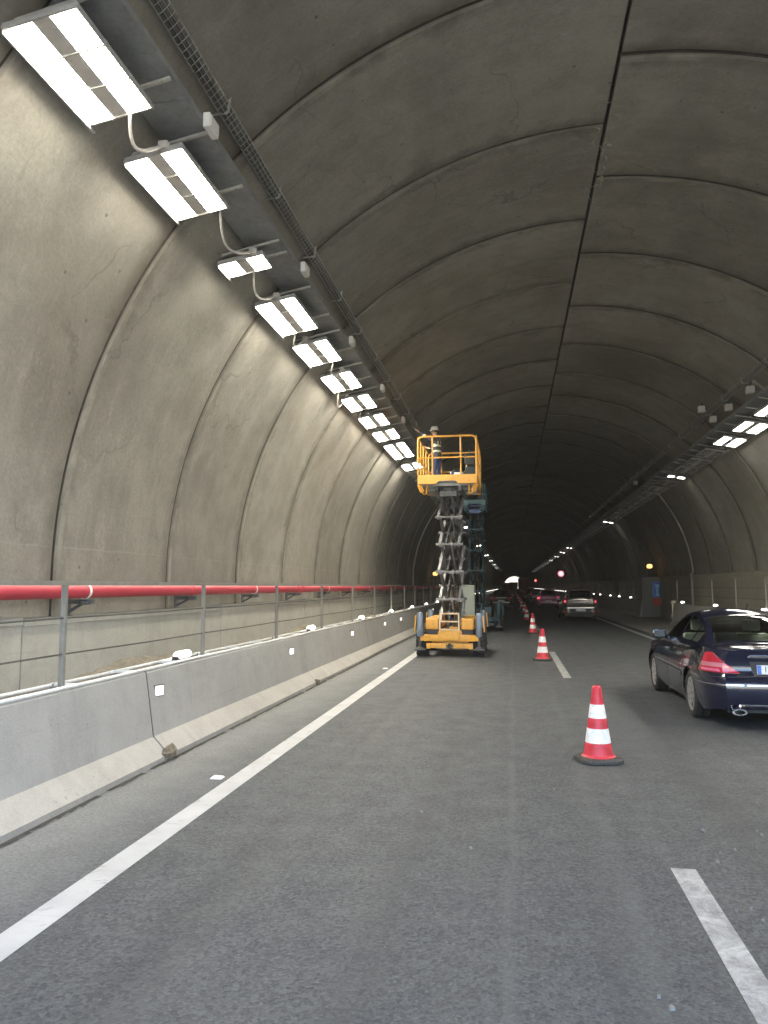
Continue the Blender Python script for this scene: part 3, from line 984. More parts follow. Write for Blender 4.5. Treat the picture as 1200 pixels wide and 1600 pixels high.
dl = [7.72, 12.65, 17.65, 22.3, 25.6, 31.0, 36.2] + [41.2 + 5.05 * k for k in range(28)]
series(delineator(), [(-3.695, y, 0.66, R(-20)) for y in dl],
       ["square white delineator on the left barrier beside the nearest joint", "second square white delineator on the left barrier face", "third square white delineator on the left barrier face",
        "fourth small white delineator on the left barrier face", "fifth small white delineator on the left barrier face", "sixth white delineator on the left barrier, against the yellow lift"],
       "reflector", "delineators on the left barrier", "tiny white delineator on the left barrier hidden beyond the yellow lift")
o = empty("delineator")
b = MB(); b.bbox(-0.02, 0.008, -0.06, 0.06, -0.04, 0.04, 0.006); b.build("frame", M_DKSTEEL, o)
b = MB(); b.box(-0.028, -0.0205, -0.05, 0.05, -0.03, 0.03); b.build("reflector", M_ORANGEREF, o)
series(o, [(7.16, y, 0.72, 0) for y in (30.6, 24.8, 19.0)], ["small orange reflector on the right parapet above the sedan roof", "small orange reflector on the right parapet at the picture edge",
       "small orange reflector on the right parapet hidden behind the sedan"], "reflector", "orange reflectors on the right parapet", "")

# road studs and litter
def stud():
    b = MB()
    b.add([(-.055, -.05, 0), (.055, -.05, 0), (.055, .05, 0), (-.055, .05, 0), (-.04, -.03, .018), (.04, -.03, .018), (.04, .03, .018), (-.04, .03, .018)],
          [(3, 2, 1, 0), (4, 5, 6, 7), (0, 1, 5, 4), (1, 2, 6, 5), (2, 3, 7, 6), (3, 0, 4, 7)])
    return b.build("road_stud", M_SIGNWHITE)


series(stud(), [(-2.69, 6.89 + 9.49 * k, 0.002, 0) for k in range(0, 2)], ["white reflective road stud left of the edge line near the camera", "small white road stud left of the edge line ahead of the yellow lift"],
       "road stud", "road studs beside the left edge line", "")
scrap_at = [(-0.72, 6.12), (-0.58, 4.82), (-0.3, 5.34), (-0.75, 8.16), (-1.8, 7.71), (-1.45, 8.74), (1.32, 5.99), (1.32, 5.52), (1.17, 4.59), (1.25, 4.62), (1.43, 5.6), (1.59, 5.68), (1.26, 5.35), (1.27, 4.47), (0.59, 3.6), (0.63, 3.52), (1.7, 6.05), (1.71, 5.96), (0.33, 6.96)]
for i, (x, y) in enumerate(scrap_at):
    rnd = random.Random(i)
    b = MB(); n = 7
    rr = rnd.uniform(0.008, 0.016)
    ring = [(math.cos(2 * PI * j / n) * rr * rnd.uniform(0.6, 1.5), math.sin(2 * PI * j / n) * rr * rnd.uniform(0.5, 1.0)) for j in range(n)]
    vs = [(p[0], p[1], 0.0) for p in ring] + [(p[0] * 0.8, p[1] * 0.8, 0.010 + rnd.uniform(0, .006)) for p in ring]
    b.add(vs, [tuple(range(n - 1, -1, -1)), tuple(range(n, 2 * n))] + [(j, (j + 1) % n, n + (j + 1) % n, n + j) for j in range(n)])
    o = b.build("litter_scrap", M_PAPER)
    o.location = (x, y, 0.003); o.rotation_euler = (0, 0, rnd.uniform(0, 3))
    tag(o, "small pale scrap of litter lying on the right lane asphalt" if x > 0.5 else "small pale scrap of litter lying on the closed left lane asphalt", "litter",
        "scraps of litter on the right lane" if x > 0.5 else "scraps of litter on the left lane")


# ------------------------------------------------------------------ tunnel lamps
def lamp(kind, lit):
    """long / short fixture, base point = centre of the glass"""
    L = {'long': 1.26, 'short': 0.43, 'extra': 1.45, 'double': 2.5}[kind]; Wd = 0.64
    r = empty("tunnel_lamp")
    h = MB()
    h.bbox(-Wd / 2, Wd / 2, -L / 2, L / 2, 0.012, 0.055, 0.012)
    for s in (-1, 1):
        dp = 0.065 if s < 0 else 0.045        # deeper shield towards the wall
        h.bar((s * Wd / 2, -L / 2, 0.02 - dp / 2), (s * Wd / 2, L / 2, 0.02 - dp / 2), 0.014, dp)
        h.bar((-Wd / 2, s * L / 2, 0.004), (Wd / 2, s * L / 2, 0.004), 0.02, 0.03)
    h.build("housing", M_FIX, r)
    c = MB(); c.box(-0.075, 0.075, -L / 2 + 0.02, L / 2 - 0.02, 0.0, 0.011)
    c.build("reflector", M_REFL, r)
    for s in (-1, 1):
        p = MB(); p.box(s * 0.185 - 0.103, s * 0.185 + 0.103, -L / 2 + 0.014, L / 2 - 0.014, -0.003, 0.011)
        p.build("lamp_panel", {0: M_OFFGLASS, 1: M_LIT, 2: M_LITDIM, 3: M_LITMID}[lit], r)
    nd = {'long': 3, 'short': 1, 'extra': 3, 'double': 6}[kind]
    for k in range(1, nd):
        y = -L / 2 + L * k / nd
        d = MB(); d.bar((-Wd / 2, y, -0.007), (Wd / 2, y, -0.007), 0.020, 0.008)
        for s in (-1, 1): d.box(s * Wd / 2 - 0.016, s * Wd / 2 + 0.016, y - 0.02, y + 0.02, -0.016, 0.02)
        d.build("clasp", M_GALV, r)
    for k in (-0.42, 0.42):
        s = MB(); s.bar((-0.36, k * L, 0.125), (0.56, k * L, 0.15), 0.035, 0.025)
        s.build("support_bar", M_GALV, r)
    s = MB(); s.bar((-0.36, L * 0.1, 0.05), (-0.36, L / 2 + 0.16, 0.05), 0.03, 0.05)
    s.build("side_bar", M_GALV, r)
    return r


LZ = 6.10
TILT = R(-10)
K = 1.0875
left_lamps = [(3.6, 'long', 1), (5.63, 'long', 1), (7.54, 'long', 1), (9.66, 'short', 1), (11.70, 'extra', 1), (13.66, 'long', 1), (15.73, 'long', 1), (17.66, 'long', 1), (19.69, 'long', 1), (21.64, 'long', 1), (24.3, 'double', 1), (27.5, 'long', 1)]
y = 29.5
k = 0
while y < 240:
    lit = 2 if k in (14, 27, 40, 52, 64, 78) else 0
    left_lamps.append((y, 'long', lit)); y += 2.0; k += 1
protoL = {}
lamp_names = ["large lit twin panel lamp outside the frame above the top left corner", "lit twin panel lamp nearest the camera in the top left corner", "second lit twin panel lamp from the top left corner",
              "short square lit lamp between two longer ones on the left row", "long lit lamp just after the short square one on the left row", "lit lamp third after the top pair on the left row, before a looped cable",
              "seventh lit lamp in the left row", "eighth lit lamp in the left row with a hanging cable loop", "ninth lit lamp in the left row", "tenth lit lamp in the left row", "double length lit lamp near the end of the bright left row",
              "last lit lamp of the bright left row beside the yellow platform"]
NL = 0


def put_lamp(x, y, z, kind, lit, label, group, mirror):
    key = (kind, lit)
    if key not in protoL:
        o = lamp(kind, lit); protoL[key] = o
    else:
        o = copy_tree(protoL[key])
    o.location = (x, y, z)
    o.rotation_euler = (0, TILT, R(180) if mirror else 0)
    tag(o, label, "lamp", group)
    return o


for i, (y, kind, lit) in enumerate(left_lamps):
    far = i >= len(lamp_names)
    lab = lamp_names[i] if not far else ("small distant lit lamp in the dark left row beyond the lifts" if lit else "unlit grey lamp in the dark left row beyond the lifts")
    grp = "lit lamps of the bright left row" if not far else ("distant lit lamps of the left row" if lit else "unlit lamps of the left row")
    put_lamp(-3.515, y, LZ, kind, lit, lab, grp, False)
right_lamps = [(4.1 + 2.0 * q, 'long', 3) for q in range(8)] + [(20.1, 'long', 2), (22.1, 'long', 2), (24.2, 'long', 2), (26.4, 'long', 0), (28.3, 'long', 0), (30.1, 'long', 0), (31.8, 'short', 2)]
y = 33.8; k = 0
while y < 240:
    lit = 2 if (abs(y - 54.3) < 1.0 or abs(y - 76.8) < 1.0 or k in (28, 34, 41, 49, 57, 68, 82, 96)) else 0
    right_lamps.append((y, 'short' if lit else 'long', lit)); y += 2.0; k += 1
rnames = {y: "lit lamp of the right row outside the frame" for y, _, l in right_lamps[:8]}
rnames.update({20.1: "lit lamp of the right row cut by the right edge of the picture",
          22.1: "lit twin panel lamp in the right row, next to the one cut by the edge", 24.2: "last lit lamp of the bright right row before the unlit ones", 26.4: "first unlit grey lamp after the lit ones of the right row",
          28.3: "second unlit grey lamp of the right row", 30.1: "third unlit grey lamp of the right row, before a small lit pair", 31.8: "small lit lamp pair among the unlit lamps of the right row"})
for (y, kind, lit) in right_lamps:
    far = y not in rnames
    lab = rnames.get(y) or ("small distant lit lamp in the dark right row" if lit else "unlit grey lamp far along the dark right row")
    grp = "lamps at the near end of the right row" if not far else ("distant lit lamps of the right row" if lit else "unlit lamps of the right row")
    put_lamp(6.515, y, LZ - 0.02, kind, lit, lab, grp, True)

# flexible cables hanging between neighbouring lamps
def lamp_cable(x, y0, y1, z, sag, sidew):
    b = MB()
    n = 12
    pts = []
    for i in range(n + 1):
        t = i / n
        pts.append((x + sidew * math.sin(PI * t), y0 + (y1 - y0) * t, z - sag * math.sin(PI * t)))
    b.tube(pts, 0.017, 7)
    b.bbox(x - 0.05, x + 0.05, y1 - 0.02, y1 + 0.06, z - 0.03, z + 0.05, 0.01)
    return b.build("lamp_cable", M_GREYPVC, smooth=40)


cab = [((-3.12, 5.70, 6.32), "pale loop of cable hanging between the two largest lamps"), ((-3.05, 7.55, 8.62), "pale loop of cable between the second large lamp and the short square lamp"),
       ((-3.20, 9.10, 10.05), "pale loop of cable after the short square lamp"), ((-3.3, 11.45, 11.95), "short cable loop between the fifth and sixth lamp of the left row"),
       ((-3.1, 13.15, 13.85), "short cable loop between the sixth and seventh lamp of the left row"), ((-3.42, 15.05, 15.75), "round cable loop hanging outside the left row near its eighth lamp"),
       ((-3.3, 16.85, 17.5), "short cable loop between the eighth and ninth lamp of the left row")]
for (x, a, b_), lab in cab:
    o = lamp_cable(x * K, a * K, b_ * K, LZ + 0.06, 0.20 if "round" not in lab else 0.35, -0.12)
    tag(o, lab, "cable", "cables looping between the left lamps")

# ------------------------------------------------------------------ cable trays on the vault
def solid_tray(side, x0, x1, z, label):
    r = empty("cable_tray", ((x0 + x1) / 2, PORTAL_Y, z)); tag(r, label, "cable tray")
    b = MB()
    y = PORTAL_Y
    while y < 260:
        b.box(x0, x1, y + 0.005, y + 2.995, z, z + 0.006)
        b.box(x0, x0 + 0.006, y + 0.005, y + 2.995, z + 0.0065, z + 0.07)
        b.box(x1 - 0.006, x1, y + 0.005, y + 2.995, z + 0.0065, z + 0.07)
        y += 3.0
    part(b, "tray_pan", M_TRAY, r)
    for k in range(0, 60):
        y = PORTAL_Y + 1.0 + 1.84 * k
        h = MB()
        xo = x0 + 0.03 if side < 0 else x1 - 0.03
        zt2 = CZ + math.sqrt(max(0, RAD ** 2 - (xo - CX) ** 2))
        h.bar((xo, y, z + 0.01), (xo, y, max(zt2 + 0.02, z + 0.03)), 0.025, 0.025, up=(0, 1, 0))
        part(h, "hanger", M_GALV, r)
    for j in range(4):
        c = MB(); xx = x0 + 0.08 + j * 0.09
        c.tube([(xx + 0.02 * math.sin(q * 1.3 + j), PORTAL_Y + q * 4, z + 0.03) for q in range(66)], 0.018, 6)
        part(c, "cable", M_BLACKPVC, r)
    return r


solid_tray(-1, -3.50, -2.97, 6.36, "flat grey cable tray hung beside the left row of lamps")
solid_tray(1, 5.97, 6.50, 6.36, "flat dark cable tray hung beside the right row of lamps")


def mesh_tray(side, ang, label):
    """wire basket close under the lining with round brackets"""
    cx, cz = arch_pt(ang, RAD - 0.10)
    r = empty("wire_tray", (cx, PORTAL_Y, cz)); tag(r, label, "cable tray")
    tx, tz = -math.sin(ang), math.cos(ang)
    nx, nz = math.cos(ang), math.sin(ang)
    w = MB()
    P = lambda u, v: (cx + tx * u + nx * v, cz + tz * u + nz * v)
    prof = [(-0.075, 0.05), (-0.075, 0.0), (-0.025, -0.005), (0.025, -0.005), (0.075, 0.0), (0.075, 0.05)]
    for (u, v) in prof:
        x, z = P(u, v); w.bar((x, PORTAL_Y + 0.1, z), (x, 90, z), 0.0045, 0.0045)
    y = PORTAL_Y + 0.2
    while y < 60:
        for a, b in zip(prof[:-1], prof[1:]):
            xa, za = P(*a); xb, zb = P(*b); w.bar((xa, y, za), (xb, y, zb), 0.0045, 0.0045, up=(0, 1, 0))
        y += 0.10
    part(w, "wire_basket", M_GALV, r)
    c = MB()
    for q in range(3):
        pts = []
        for i in range(160):
            x, z = P(-0.035 + 0.035 * q + 0.018 * math.sin(i * 0.9 + q * 2), 0.02 + 0.008 * math.sin(i * 1.3 + q))
            pts.append((x, PORTAL_Y + 0.1 + i * 0.6, z))
        c.tube(pts, 0.013, 6)
    part(c, "cable", M_DKSTEEL, r)
    for k in range(-6, 40):
        y = 7.52 + 1.86 * k
        if y < PORTAL_Y + 0.3: continue
        b = MB()
        xa, za = P(-0.14, 0.10); xm, zm = P(0, -0.02); xb, zb = P(0.14, 0.10)
        b.bar((xa, y, za), (xm, y, zm), 0.03, 0.008, up=(0, 1, 0)); b.bar((xm, y, zm), (xb, y, zb), 0.03, 0.008, up=(0, 1, 0))
        part(b, "bracket", M_GALV, r)
    return r


mesh_tray(-1, math.atan2(6.97 - CZ, -3.05 - CX), "wire basket cable tray with small brackets on the ceiling right of the left lamps")
mesh_tray(1, math.atan2(7.02 - CZ, 5.98 - CX), "dark wire basket cable tray on the ceiling above the right lamps")

# junction boxes
jb = []
for i, (x, y, z) in enumerate(((-2.96, 6.95, 6.37), (-2.96, 10.53, 6.37), (-2.96, 13.9, 6.37), (-2.96, 17.4, 6.37), (-2.96, 20.9, 6.37))):
    o = empty("junction_box", (x, y, z))
    b = MB(); b.bbox(0.0, 0.075, -0.12, 0.12, -0.075, 0.075, 0.012); b.build("box", M_BOXG, o)
    b = MB(); b.bbox(0.076, 0.085, -0.10, 0.10, -0.055, 0.055, 0.003); b.build("lid", M_BOXG, o)
    b = MB(); b.tube([(0.03, 0.12, 0), (0.03, 0.18, 0), (0.0, 0.24, 0.06)], 0.012, 6); b.build("gland", M_GREYPVC, o)
    tag(o, ["pale junction box on the cable tray beside the second large lamp", "pale junction box on the cable tray beside the long lit lamp", "third pale junction box along the left cable tray",
            "fourth pale junction box along the left cable tray", "fifth pale junction box along the left cable tray"][i], "junction box", "junction boxes on the left cable tray")
for i, (x, y, z) in enumerate(((6.05, 20.4, 6.72), (6.04, 22.35, 6.72), (6.03, 24.0, 6.74), (5.70, 23.95, 7.05), (6.02, 17.6, 6.74), (6.0, 38.5, 6.74))):
    o = empty("junction_box", (x, y, z))
    b = MB(); b.bbox(-0.09, 0.09, -0.09, 0.09, -0.09, 0.09, 0.015); b.build("box", M_BOXG, o)
    b = MB(); b.bar((0.0, 0, 0.09), (0.06, 0, 0.34), 0.04, 0.04, up=(0, 1, 0)); b.build("mount", M_DKSTEEL, o)
    tag(o, ["pale junction box on the right ceiling nearest the picture edge", "pale junction box on the right ceiling above the second lit lamp", "pale junction box on the right ceiling, lowest of the close pair",
            "pale junction box on the right ceiling, highest of the close pair", "junction box on the right ceiling outside the frame", "faint grey junction box far along the right ceiling"][i], "junction box", "junction boxes on the right ceiling")

M_DRAIN = plain('grimy grey drain plastic', (0.30, 0.29, 0.25), 0.7, 0, 0.2, 3, (0.15, 0.14, 0.11), 0.5)
# drain strips following a ring joint
def drain(side, y, z_end, jog, label):
    b = MB()
    pts = []
    a0, a1 = (R(48), 0) if side > 0 else (R(132), PI)
    for i in range(25):
        x, z = arch_pt(a0 + (a1 - a0) * i / 24, RAD - 0.035)
        pts.append((x, y, z))
    xl = pts[-1][0]
    pts = [p for p in pts if p[2] > 2.40]
    pts += [(pts[-1][0], y, 2.38)]
    if jog: pts += [(xl - side * 0.17, y - 0.05, 2.28), (xl - side * 0.22, y - 0.45, 2.2), (xl - side * 0.22, y - 0.5, 2.05)]
    pts += [(pts[-1][0], pts[-1][1], z_end)]
    b.tube(pts, 0.045, 8)
    o = b.build("drain_pipe", M_DRAIN, smooth=50)
    tag(o, label, "pipe", "drain pipes on the tunnel walls")


drain(1, 37.5, 0.75, True, "pale drain pipe curving down the right wall with a bend at the ledge")
drain(-1, 41.5, 1.45, False, "pale drain pipe curving down the left wall beside the yellow lift")
drain(1, 20.2, 0.75, True, "thin pale pipe below the lit lamps on the right wall")


# ================================================================== OBJECTS
# ------------------------------------------------------------------ traffic cones
def cone():
    r = empty("traffic_cone")
    b = MB()
    # octagonal rubber base with a bevelled rim
    def octo(h, k):
        q = 0.25 * k; c = 0.15 * k
        return [(q, c, h), (c, q, h), (-c, q, h), (-q, c, h), (-q, -c, h), (-c, -q, h), (c, -q, h), (q, -c, h)]
    L = [octo(0.0, 0.82), octo(0.012, 0.86), octo(0.036, 0.86), octo(0.052, 0.76), octo(0.054, 0.55)]
    vs = [p for l in L for p in l]
    fs = [(i * 8 + j, i * 8 + (j + 1) % 8, (i + 1) * 8 + (j + 1) % 8, (i + 1) * 8 + j) for i in range(4) for j in range(8)]
    fs += [tuple(range(7, -1, -1)), tuple(range(32, 40))]
    b.add(vs, fs); b.build("base", M_CONEBASE, r)
    rad = lambda h: 0.146 - (0.146 - 0.040) * (h - 0.06) / 0.69
    c = MB()
    pr = [(0.168, 0.050), (0.168, 0.060), (0.152, 0.07)]
    bands = [(0.19, 0.33), (0.43, 0.565)]
    for h in (0.10, 0.14, 0.188): pr.append((rad(h), h))
    pr += [(rad(0.192) - 0.003, 0.192), (rad(0.328) - 0.003, 0.328), (rad(0.332), 0.332), (rad(0.38), 0.38), (rad(0.428), 0.428), (rad(0.432) - 0.003, 0.432), (rad(0.563) - 0.003, 0.563), (rad(0.567), 0.567),
           (rad(0.62), 0.62), (rad(0.69), 0.69), (rad(0.70) + 0.003, 0.70), (rad(0.735) + 0.003, 0.735), (0.032, 0.748), (0.024, 0.748), (0.022, 0.70), (0.0, 0.70)]
    c.lathe(pr, 32); c.build("cone_body", M_CONERED, r, 35)
    for a, bb in bands:
        w = MB(); w.lathe([(rad(a) - 0.002, a), (rad(a) + 0.001, a + 0.002), (rad(bb) + 0.001, bb - 0.002), (rad(bb) - 0.002, bb)], 32)
        w.build("reflective_band", M_CONEWHITE, r, 35)
    return r


cys = [(0.83, 8.17, 12), (0.69, 18.81, 80), (0.74, 29.33, 33), (0.71, 40.1, 50), (0.78, 50.8, 5), (0.72, 61.4, 40), (0.80, 72, 10), (0.75, 82.6, 70), (0.78, 93.2, 0), (0.74, 103.8, 0), (0.79, 114.4, 0), (0.75, 125, 0), (0.78, 135.6, 0), (0.75, 146, 0)]
series(cone(), [(x, y, 0.0, R(a)) for x, y, a in cys],
       ["large red and white traffic cone nearest the camera, left of the dark sedan", "second red and white cone, standing at the far end of the lane dash", "third red and white cone in the row", "fourth red and white cone in the row",
        "fifth red and white cone in the row", "sixth red and white cone in the row"], "traffic cone", "cones along the closed lane", "tiny distant cone at the far end of the row")


# ------------------------------------------------------------------ wheels
def wheel(r, w, rim_r, root, name="wheel", c=(0, 0, 0), out=1, lugs=0, tyre_mat=None, rim_mat=None, spokes=7):
    """tyre with a rim child; axle along x, out = +1/-1 the outer side"""
    t = MB()
    hw = w / 2
    pr = [(rim_r, -hw * 0.82), (rim_r + (r - rim_r) * 0.45, -hw), (r - 0.03, -hw * 0.96), (r - 0.006, -hw * 0.78), (r, -hw * 0.45), (r, -hw * 0.06), (r - 0.008, -hw * 0.04), (r - 0.008, hw * 0.04), (r, hw * 0.06), (r, hw * 0.45),
          (r - 0.006, hw * 0.78), (r - 0.03, hw * 0.96), (rim_r + (r - rim_r) * 0.45, hw), (rim_r, hw * 0.82)]
    t.lathe(pr, 36, axis='x', closed=True)
    for k in range(lugs):
        a = 2 * PI * k / lugs
        M = Matrix.Rotation(a, 4, 'X')
        for s in (-1, 1):
            t.box(min(s * 0.01, s * hw * 0.98), max(s * 0.01, s * hw * 0.98), -0.022 + s * 0.02, 0.022 + s * 0.02, r - 0.02, r + 0.018, M=M)
    o = t.build(name, tyre_mat or M_RUBBER, root, 40)
    o.location = c
    d = MB()
    e = out
    d.lathe([(rim_r + 0.012, e * hw * 0.80), (rim_r, e * hw * 0.86), (rim_r - 0.018, e * hw * 0.80), (rim_r - 0.03, e * hw * 0.2), (rim_r - 0.03, -e * hw * 0.8)], 36, axis='x')
    d.lathe([(0.0, e * hw * 0.72), (0.055, e * hw * 0.70), (0.075, e * hw * 0.5), (0.075, 0)], 20, axis='x')
    for k in range(spokes):
        a = 2 * PI * k / spokes
        M = Matrix.Rotation(a, 4, 'X')
        q = rim_r - 0.012
        vs = []
        for (rr, wd, x) in ((0.05, 0.028, e * hw * 0.62), (q * 0.6, 0.022, e * hw * 0.66), (q, 0.033, e * hw * 0.70)):
            for s in (-1, 1):
                vs.append(M @ Vector((x, s * wd, rr))); vs.append(M @ Vector((x - e * 0.03, s * wd * 1.15, rr)))
        fs = []
        for i in range(2):
            A = i * 4; B = A + 4
            fs += [(A, A + 2, B + 2, B), (A, B, B + 1, A + 1), (A + 2, A + 3, B + 3, B + 2)]
        d.add(vs, fs)
    d.lathe([(0.0, -e * hw * 0.1), (rim_r - 0.03, -e * hw * 0.1)], 24, axis='x')
    d.build("rim", rim_mat or M_ALLOY, o, 40)
    return o


# ------------------------------------------------------------------ cars
def lerp_tab(tab, x):
    if x <= tab[0][0]: return tab[0][1]
    for (a, va), (b, vb) in zip(tab[:-1], tab[1:]):
        if x <= b:
            t = (x - a) / (b - a)
            t = t * t * (3 - 2 * t) * 0.5 + t * 0.5
            return va + (vb - va) * t
    return tab[-1][1]


def build_car(spec, paint, label, loc, rz=0.0, detail=True, lit=False, glass=None, name="parked_car", cat="car", plate=""):
    S = spec
    root = empty(name, loc, rz)
    tag(root, label, cat, S.get('group'))
    wb, ro, fo, HW, H = S['wb'], S['ro'], S['fo'], S['W'] / 2, S['H']
    y0, y1 = -ro, wb + fo
    wr = S['wr']; ar = wr + 0.055
    deck = S['deck']            # (y, z) edge height of bonnet / belt / boot
    yr0, yr1, yf1, yf0 = S['gh']    # rear glass base, roof rear, roof front, windscreen base
    ys = set()
    y = y0
    step = 0.045 if detail else 0.09
    while y < y1:
        ys.add(round(y, 4)); y += step
    ys.add(y1)
    for a in (0.0, wb):
        for e in (-ar, ar, -ar * 0.97, ar * 0.97, -ar * 0.88, ar * 0.88): ys.add(round(a + e, 4))
    for e in (0.01, 0.03, 0.06, 0.1): ys.add(round(y0 + e, 4)); ys.add(round(y1 - e, 4))
    ys = sorted(ys)

    def width(y):
        rr = 0.55
        d = min(y - y0, y1 - y)
        w = 1.0
        if d < rr:
            t = 1 - d / rr
            w = 1 - 0.26 * t ** 3.0 if (y - y0) < (y1 - y) else 1 - 0.34 * t ** 2.6
        return HW * w

    def zlow(y):
        d = min(y - y0, y1 - y)
        z = 0.20 + (0.06 * max(0, 1 - d / 0.5))
        for a in (0.0, wb):
            if abs(y - a) < ar: z = max(z, wr + math.sqrt(max(0, ar * ar - (y - a) ** 2)))
        return z

    def roof(y):
        zd = lerp_tab(deck, y)
        if y <= yr0 or y >= yf0: return zd
        if y < yr1: t = (y - yr0) / (yr1 - yr0); return zd + (S['zr'] - zd) * (1 - (1 - t) ** S.get('rp', 1.35))
        if y > yf1: t = (yf0 - y) / (yf0 - yf1); return zd + (S['zf'] - zd) * (1 - (1 - t) ** 1.35)
        t = (y - yr1) / (yf1 - yr1)
        return S['zr'] + (S['zf'] - S['zr']) * t + (H - (S['zr'] + S['zf']) / 2) * 4 * t * (1 - t) * 1.0

    tf = [(0.0, 0.925), (0.08, 0.955), (0.25, 0.985), (0.5, 1.0), (0.62, 0.998), (0.72, 0.985), (0.86, 0.965), (0.95, 0.945), (1.0, 0.915)]
    NS, NG, NR = 12, 7, 9
    rows = []
    for y in ys:
        zl, zs, W_ = zlow(y), lerp_tab(deck, y), width(y)
        row = []
        for i in range(NS):
            t = i / (NS - 1)
            z = zl + (zs - zl) * t
            ta = (z - 0.2) / (zs - 0.2)
            row.append([W_ * lerp_tab(tf, ta), z])
        h = max(roof(y) - zs, 0.0)
        xs = row[-1][0]
        for i in range(1, NG + 1):
            t = i / NG
            hh = h * 0.93
            row.append([xs - 0.035 * min(1, t * 3) - hh * t * (0.34 + 0.13 * t) - 0.05 * t, zs + 0.012 * min(1, t * 3) + hh * t])
        xr, zr = row[-1]
        cr = 0.03 + h * 0.07
        for i in range(1, NR + 1):
            t = i / NR
            row.append([xr * (1 - t), zr + cr * (1 - (1 - t) ** 2.2)])
        # shape of the ends: bumper bulge below, tuck in above
        out = []
        for x, z in row:
            yy = y
            d0, d1 = y - y0, y1 - y
            if d0 < 0.35:
                k = (1 - d0 / 0.35) ** 2
                tz = lerp_tab(S.get('rear', [(0.2, 0.07), (0.32, 0.01), (0.55, 0.0), (0.60, 0.03), (0.66, 0.055), (0.9, 0.075), (1.0, 0.10)]), z)
                yy += tz * k
            if d1 < 0.5:
                k = (1 - d1 / 0.5) ** 2
                yy -= k * lerp_tab([(0.2, 0.10), (0.35, 0.02), (0.5, 0.0), (0.62, 0.06), (0.8, 0.16)], z)
            # rounded plan of the tail
            out.append((x, yy, z))
        rows.append(out)
    n = len(rows[0])
    V = [[(-1 if s else 1, i, j) for j in range(n)] for s in (0, 1) for i in range(len(rows))]
    verts = []
    for s in (1, -1):
        for row in rows:
            for (x, y, z) in row: verts.append((s * x, y, z))
    nr = len(rows)
    idx = lambda s, i, j: (0 if s > 0 else nr * n) + i * n + j
    body, gl = [], {'windscreen': [], 'rear_window': [], 'side_window': {}}
    wins = S['wins']
    for s in (1, -1):
        for i in range(nr - 1):
            ym = (ys[i] + ys[i + 1]) / 2
            for j in range(n - 1):
                f = (idx(s, i, j), idx(s, i + 1, j), idx(s, i + 1, j + 1), idx(s, i, j + 1))
                if s < 0: f = f[::-1]
                dest = body
                zt = roof(ym) - lerp_tab(deck, ym)
                if NS - 1 + 1 <= j < NS - 1 + NG - 1:
                    for k, (a, b) in enumerate(wins):
                        # slanted pillars: window limits follow the roofline
                        if a < ym < b and zt > 0.10:
                            dest = gl['side_window'].setdefault((s, k), [])
                elif NS - 1 + NG + 1 <= j:
                    if yr0 + 0.05 < ym < yr1 - 0.03: dest = gl['rear_window']
                    elif yf1 + 0.05 < ym < yf0 - 0.03: dest = gl['windscreen']
                dest.append(f)
    # end caps
    for i, fl in ((0, True), (nr - 1, False)):
        for j in range(n - 1):
            f = (idx(1, i, j), idx(1, i, j + 1), idx(-1, i, j + 1), idx(-1, i, j))
            body.append(f if not fl else f[::-1])

    def sub(faces, nm, mat, parent, sm=None, push=0.0):
        used = sorted({q for f in faces for q in f})
        mp = {q: k for k, q in enumerate(used)}
        b = MB()
        b.add([verts[q] for q in used], [[mp[q] for q in f] for f in faces])
        me_o = b.build(nm, mat, parent, sm, fix=False)
        bm = bmesh.new(); bm.from_mesh(me_o.data)
        bmesh.ops.remove_doubles(bm, verts=bm.verts, dist=0.0004)
        bm.to_mesh(me_o.data); bm.free()
        return me_o

    bo = sub(body, "body", paint, root, 38)
    allb = BVHTree.FromPolygons([Vector(q) for q in verts], body + gl['windscreen'] + gl['rear_window'] + [f for l in gl['side_window'].values() for f in l])
    G = glass or M_GLASS
    sub(gl['windscreen'], "windscreen", G, root, 60)
    sub(gl['rear_window'], "rear_window", G, root, 60)
    for k in gl['side_window']: sub(gl['side_window'][k], "side_window", G, root, 60)

    def hit(o, d):
        p, nn, _, _ = allb.ray_cast(Vector(o), Vector(d))
        return p, nn

    def patch(nm, mat, org, d, uv, poly, nu=10, nv=8, off=0.006, thick=0.012, parent=root, sm=35):
        """panel hugging the body: quad poly (4 corners in the u,v plane) projected along d"""
        d = Vector(d).normalized(); U, Vv = Vector(uv[0]), Vector(uv[1])
        top, botm = [], []
        P = [Vector((p[0], p[1])) for p in poly]
        for i in range(nu + 1):
            for j in range(nv + 1):
                a, b = i / nu, j / nv
                q = (P[0] * (1 - a) + P[1] * a) * (1 - b) + (P[3] * (1 - a) + P[2] * a) * b
                o = Vector(org) + U * q.x + Vv * q.y - d * 3
                p, nn = hit(o, d)
                if p is None: p = o + d * 3; nn = -d
                if nn.dot(d) > 0: nn = -nn
                nn = (nn * 0.6 - d * 0.4).normalized()
                top.append(p + nn * off); botm.append(p - nn * thick)
        m = MB()
        N = len(top); w = nv + 1
        fs = []
        for i in range(nu):
            for j in range(nv):
                fs.append((i * w + j, i * w + j + 1, (i + 1) * w + j + 1, (i + 1) * w + j))
        rim = [(0, j) for j in range(nv)] + [(i, nv) for i in range(nu)] + [(nu, j) for j in range(nv, 0, -1)] + [(i, 0) for i in range(nu, 0, -1)]
        ids = [a * w + b for a, b in rim]
        for a, b in zip(ids, ids[1:] + ids[:1]): fs.append((a, b, b + N, a + N))
        m.add(top + botm, fs)
        return m.build(nm, mat, parent, sm)

    rear = ((0, 0, 0), (0, 1, 0), ((1, 0, 0), (0, 0, 1)))
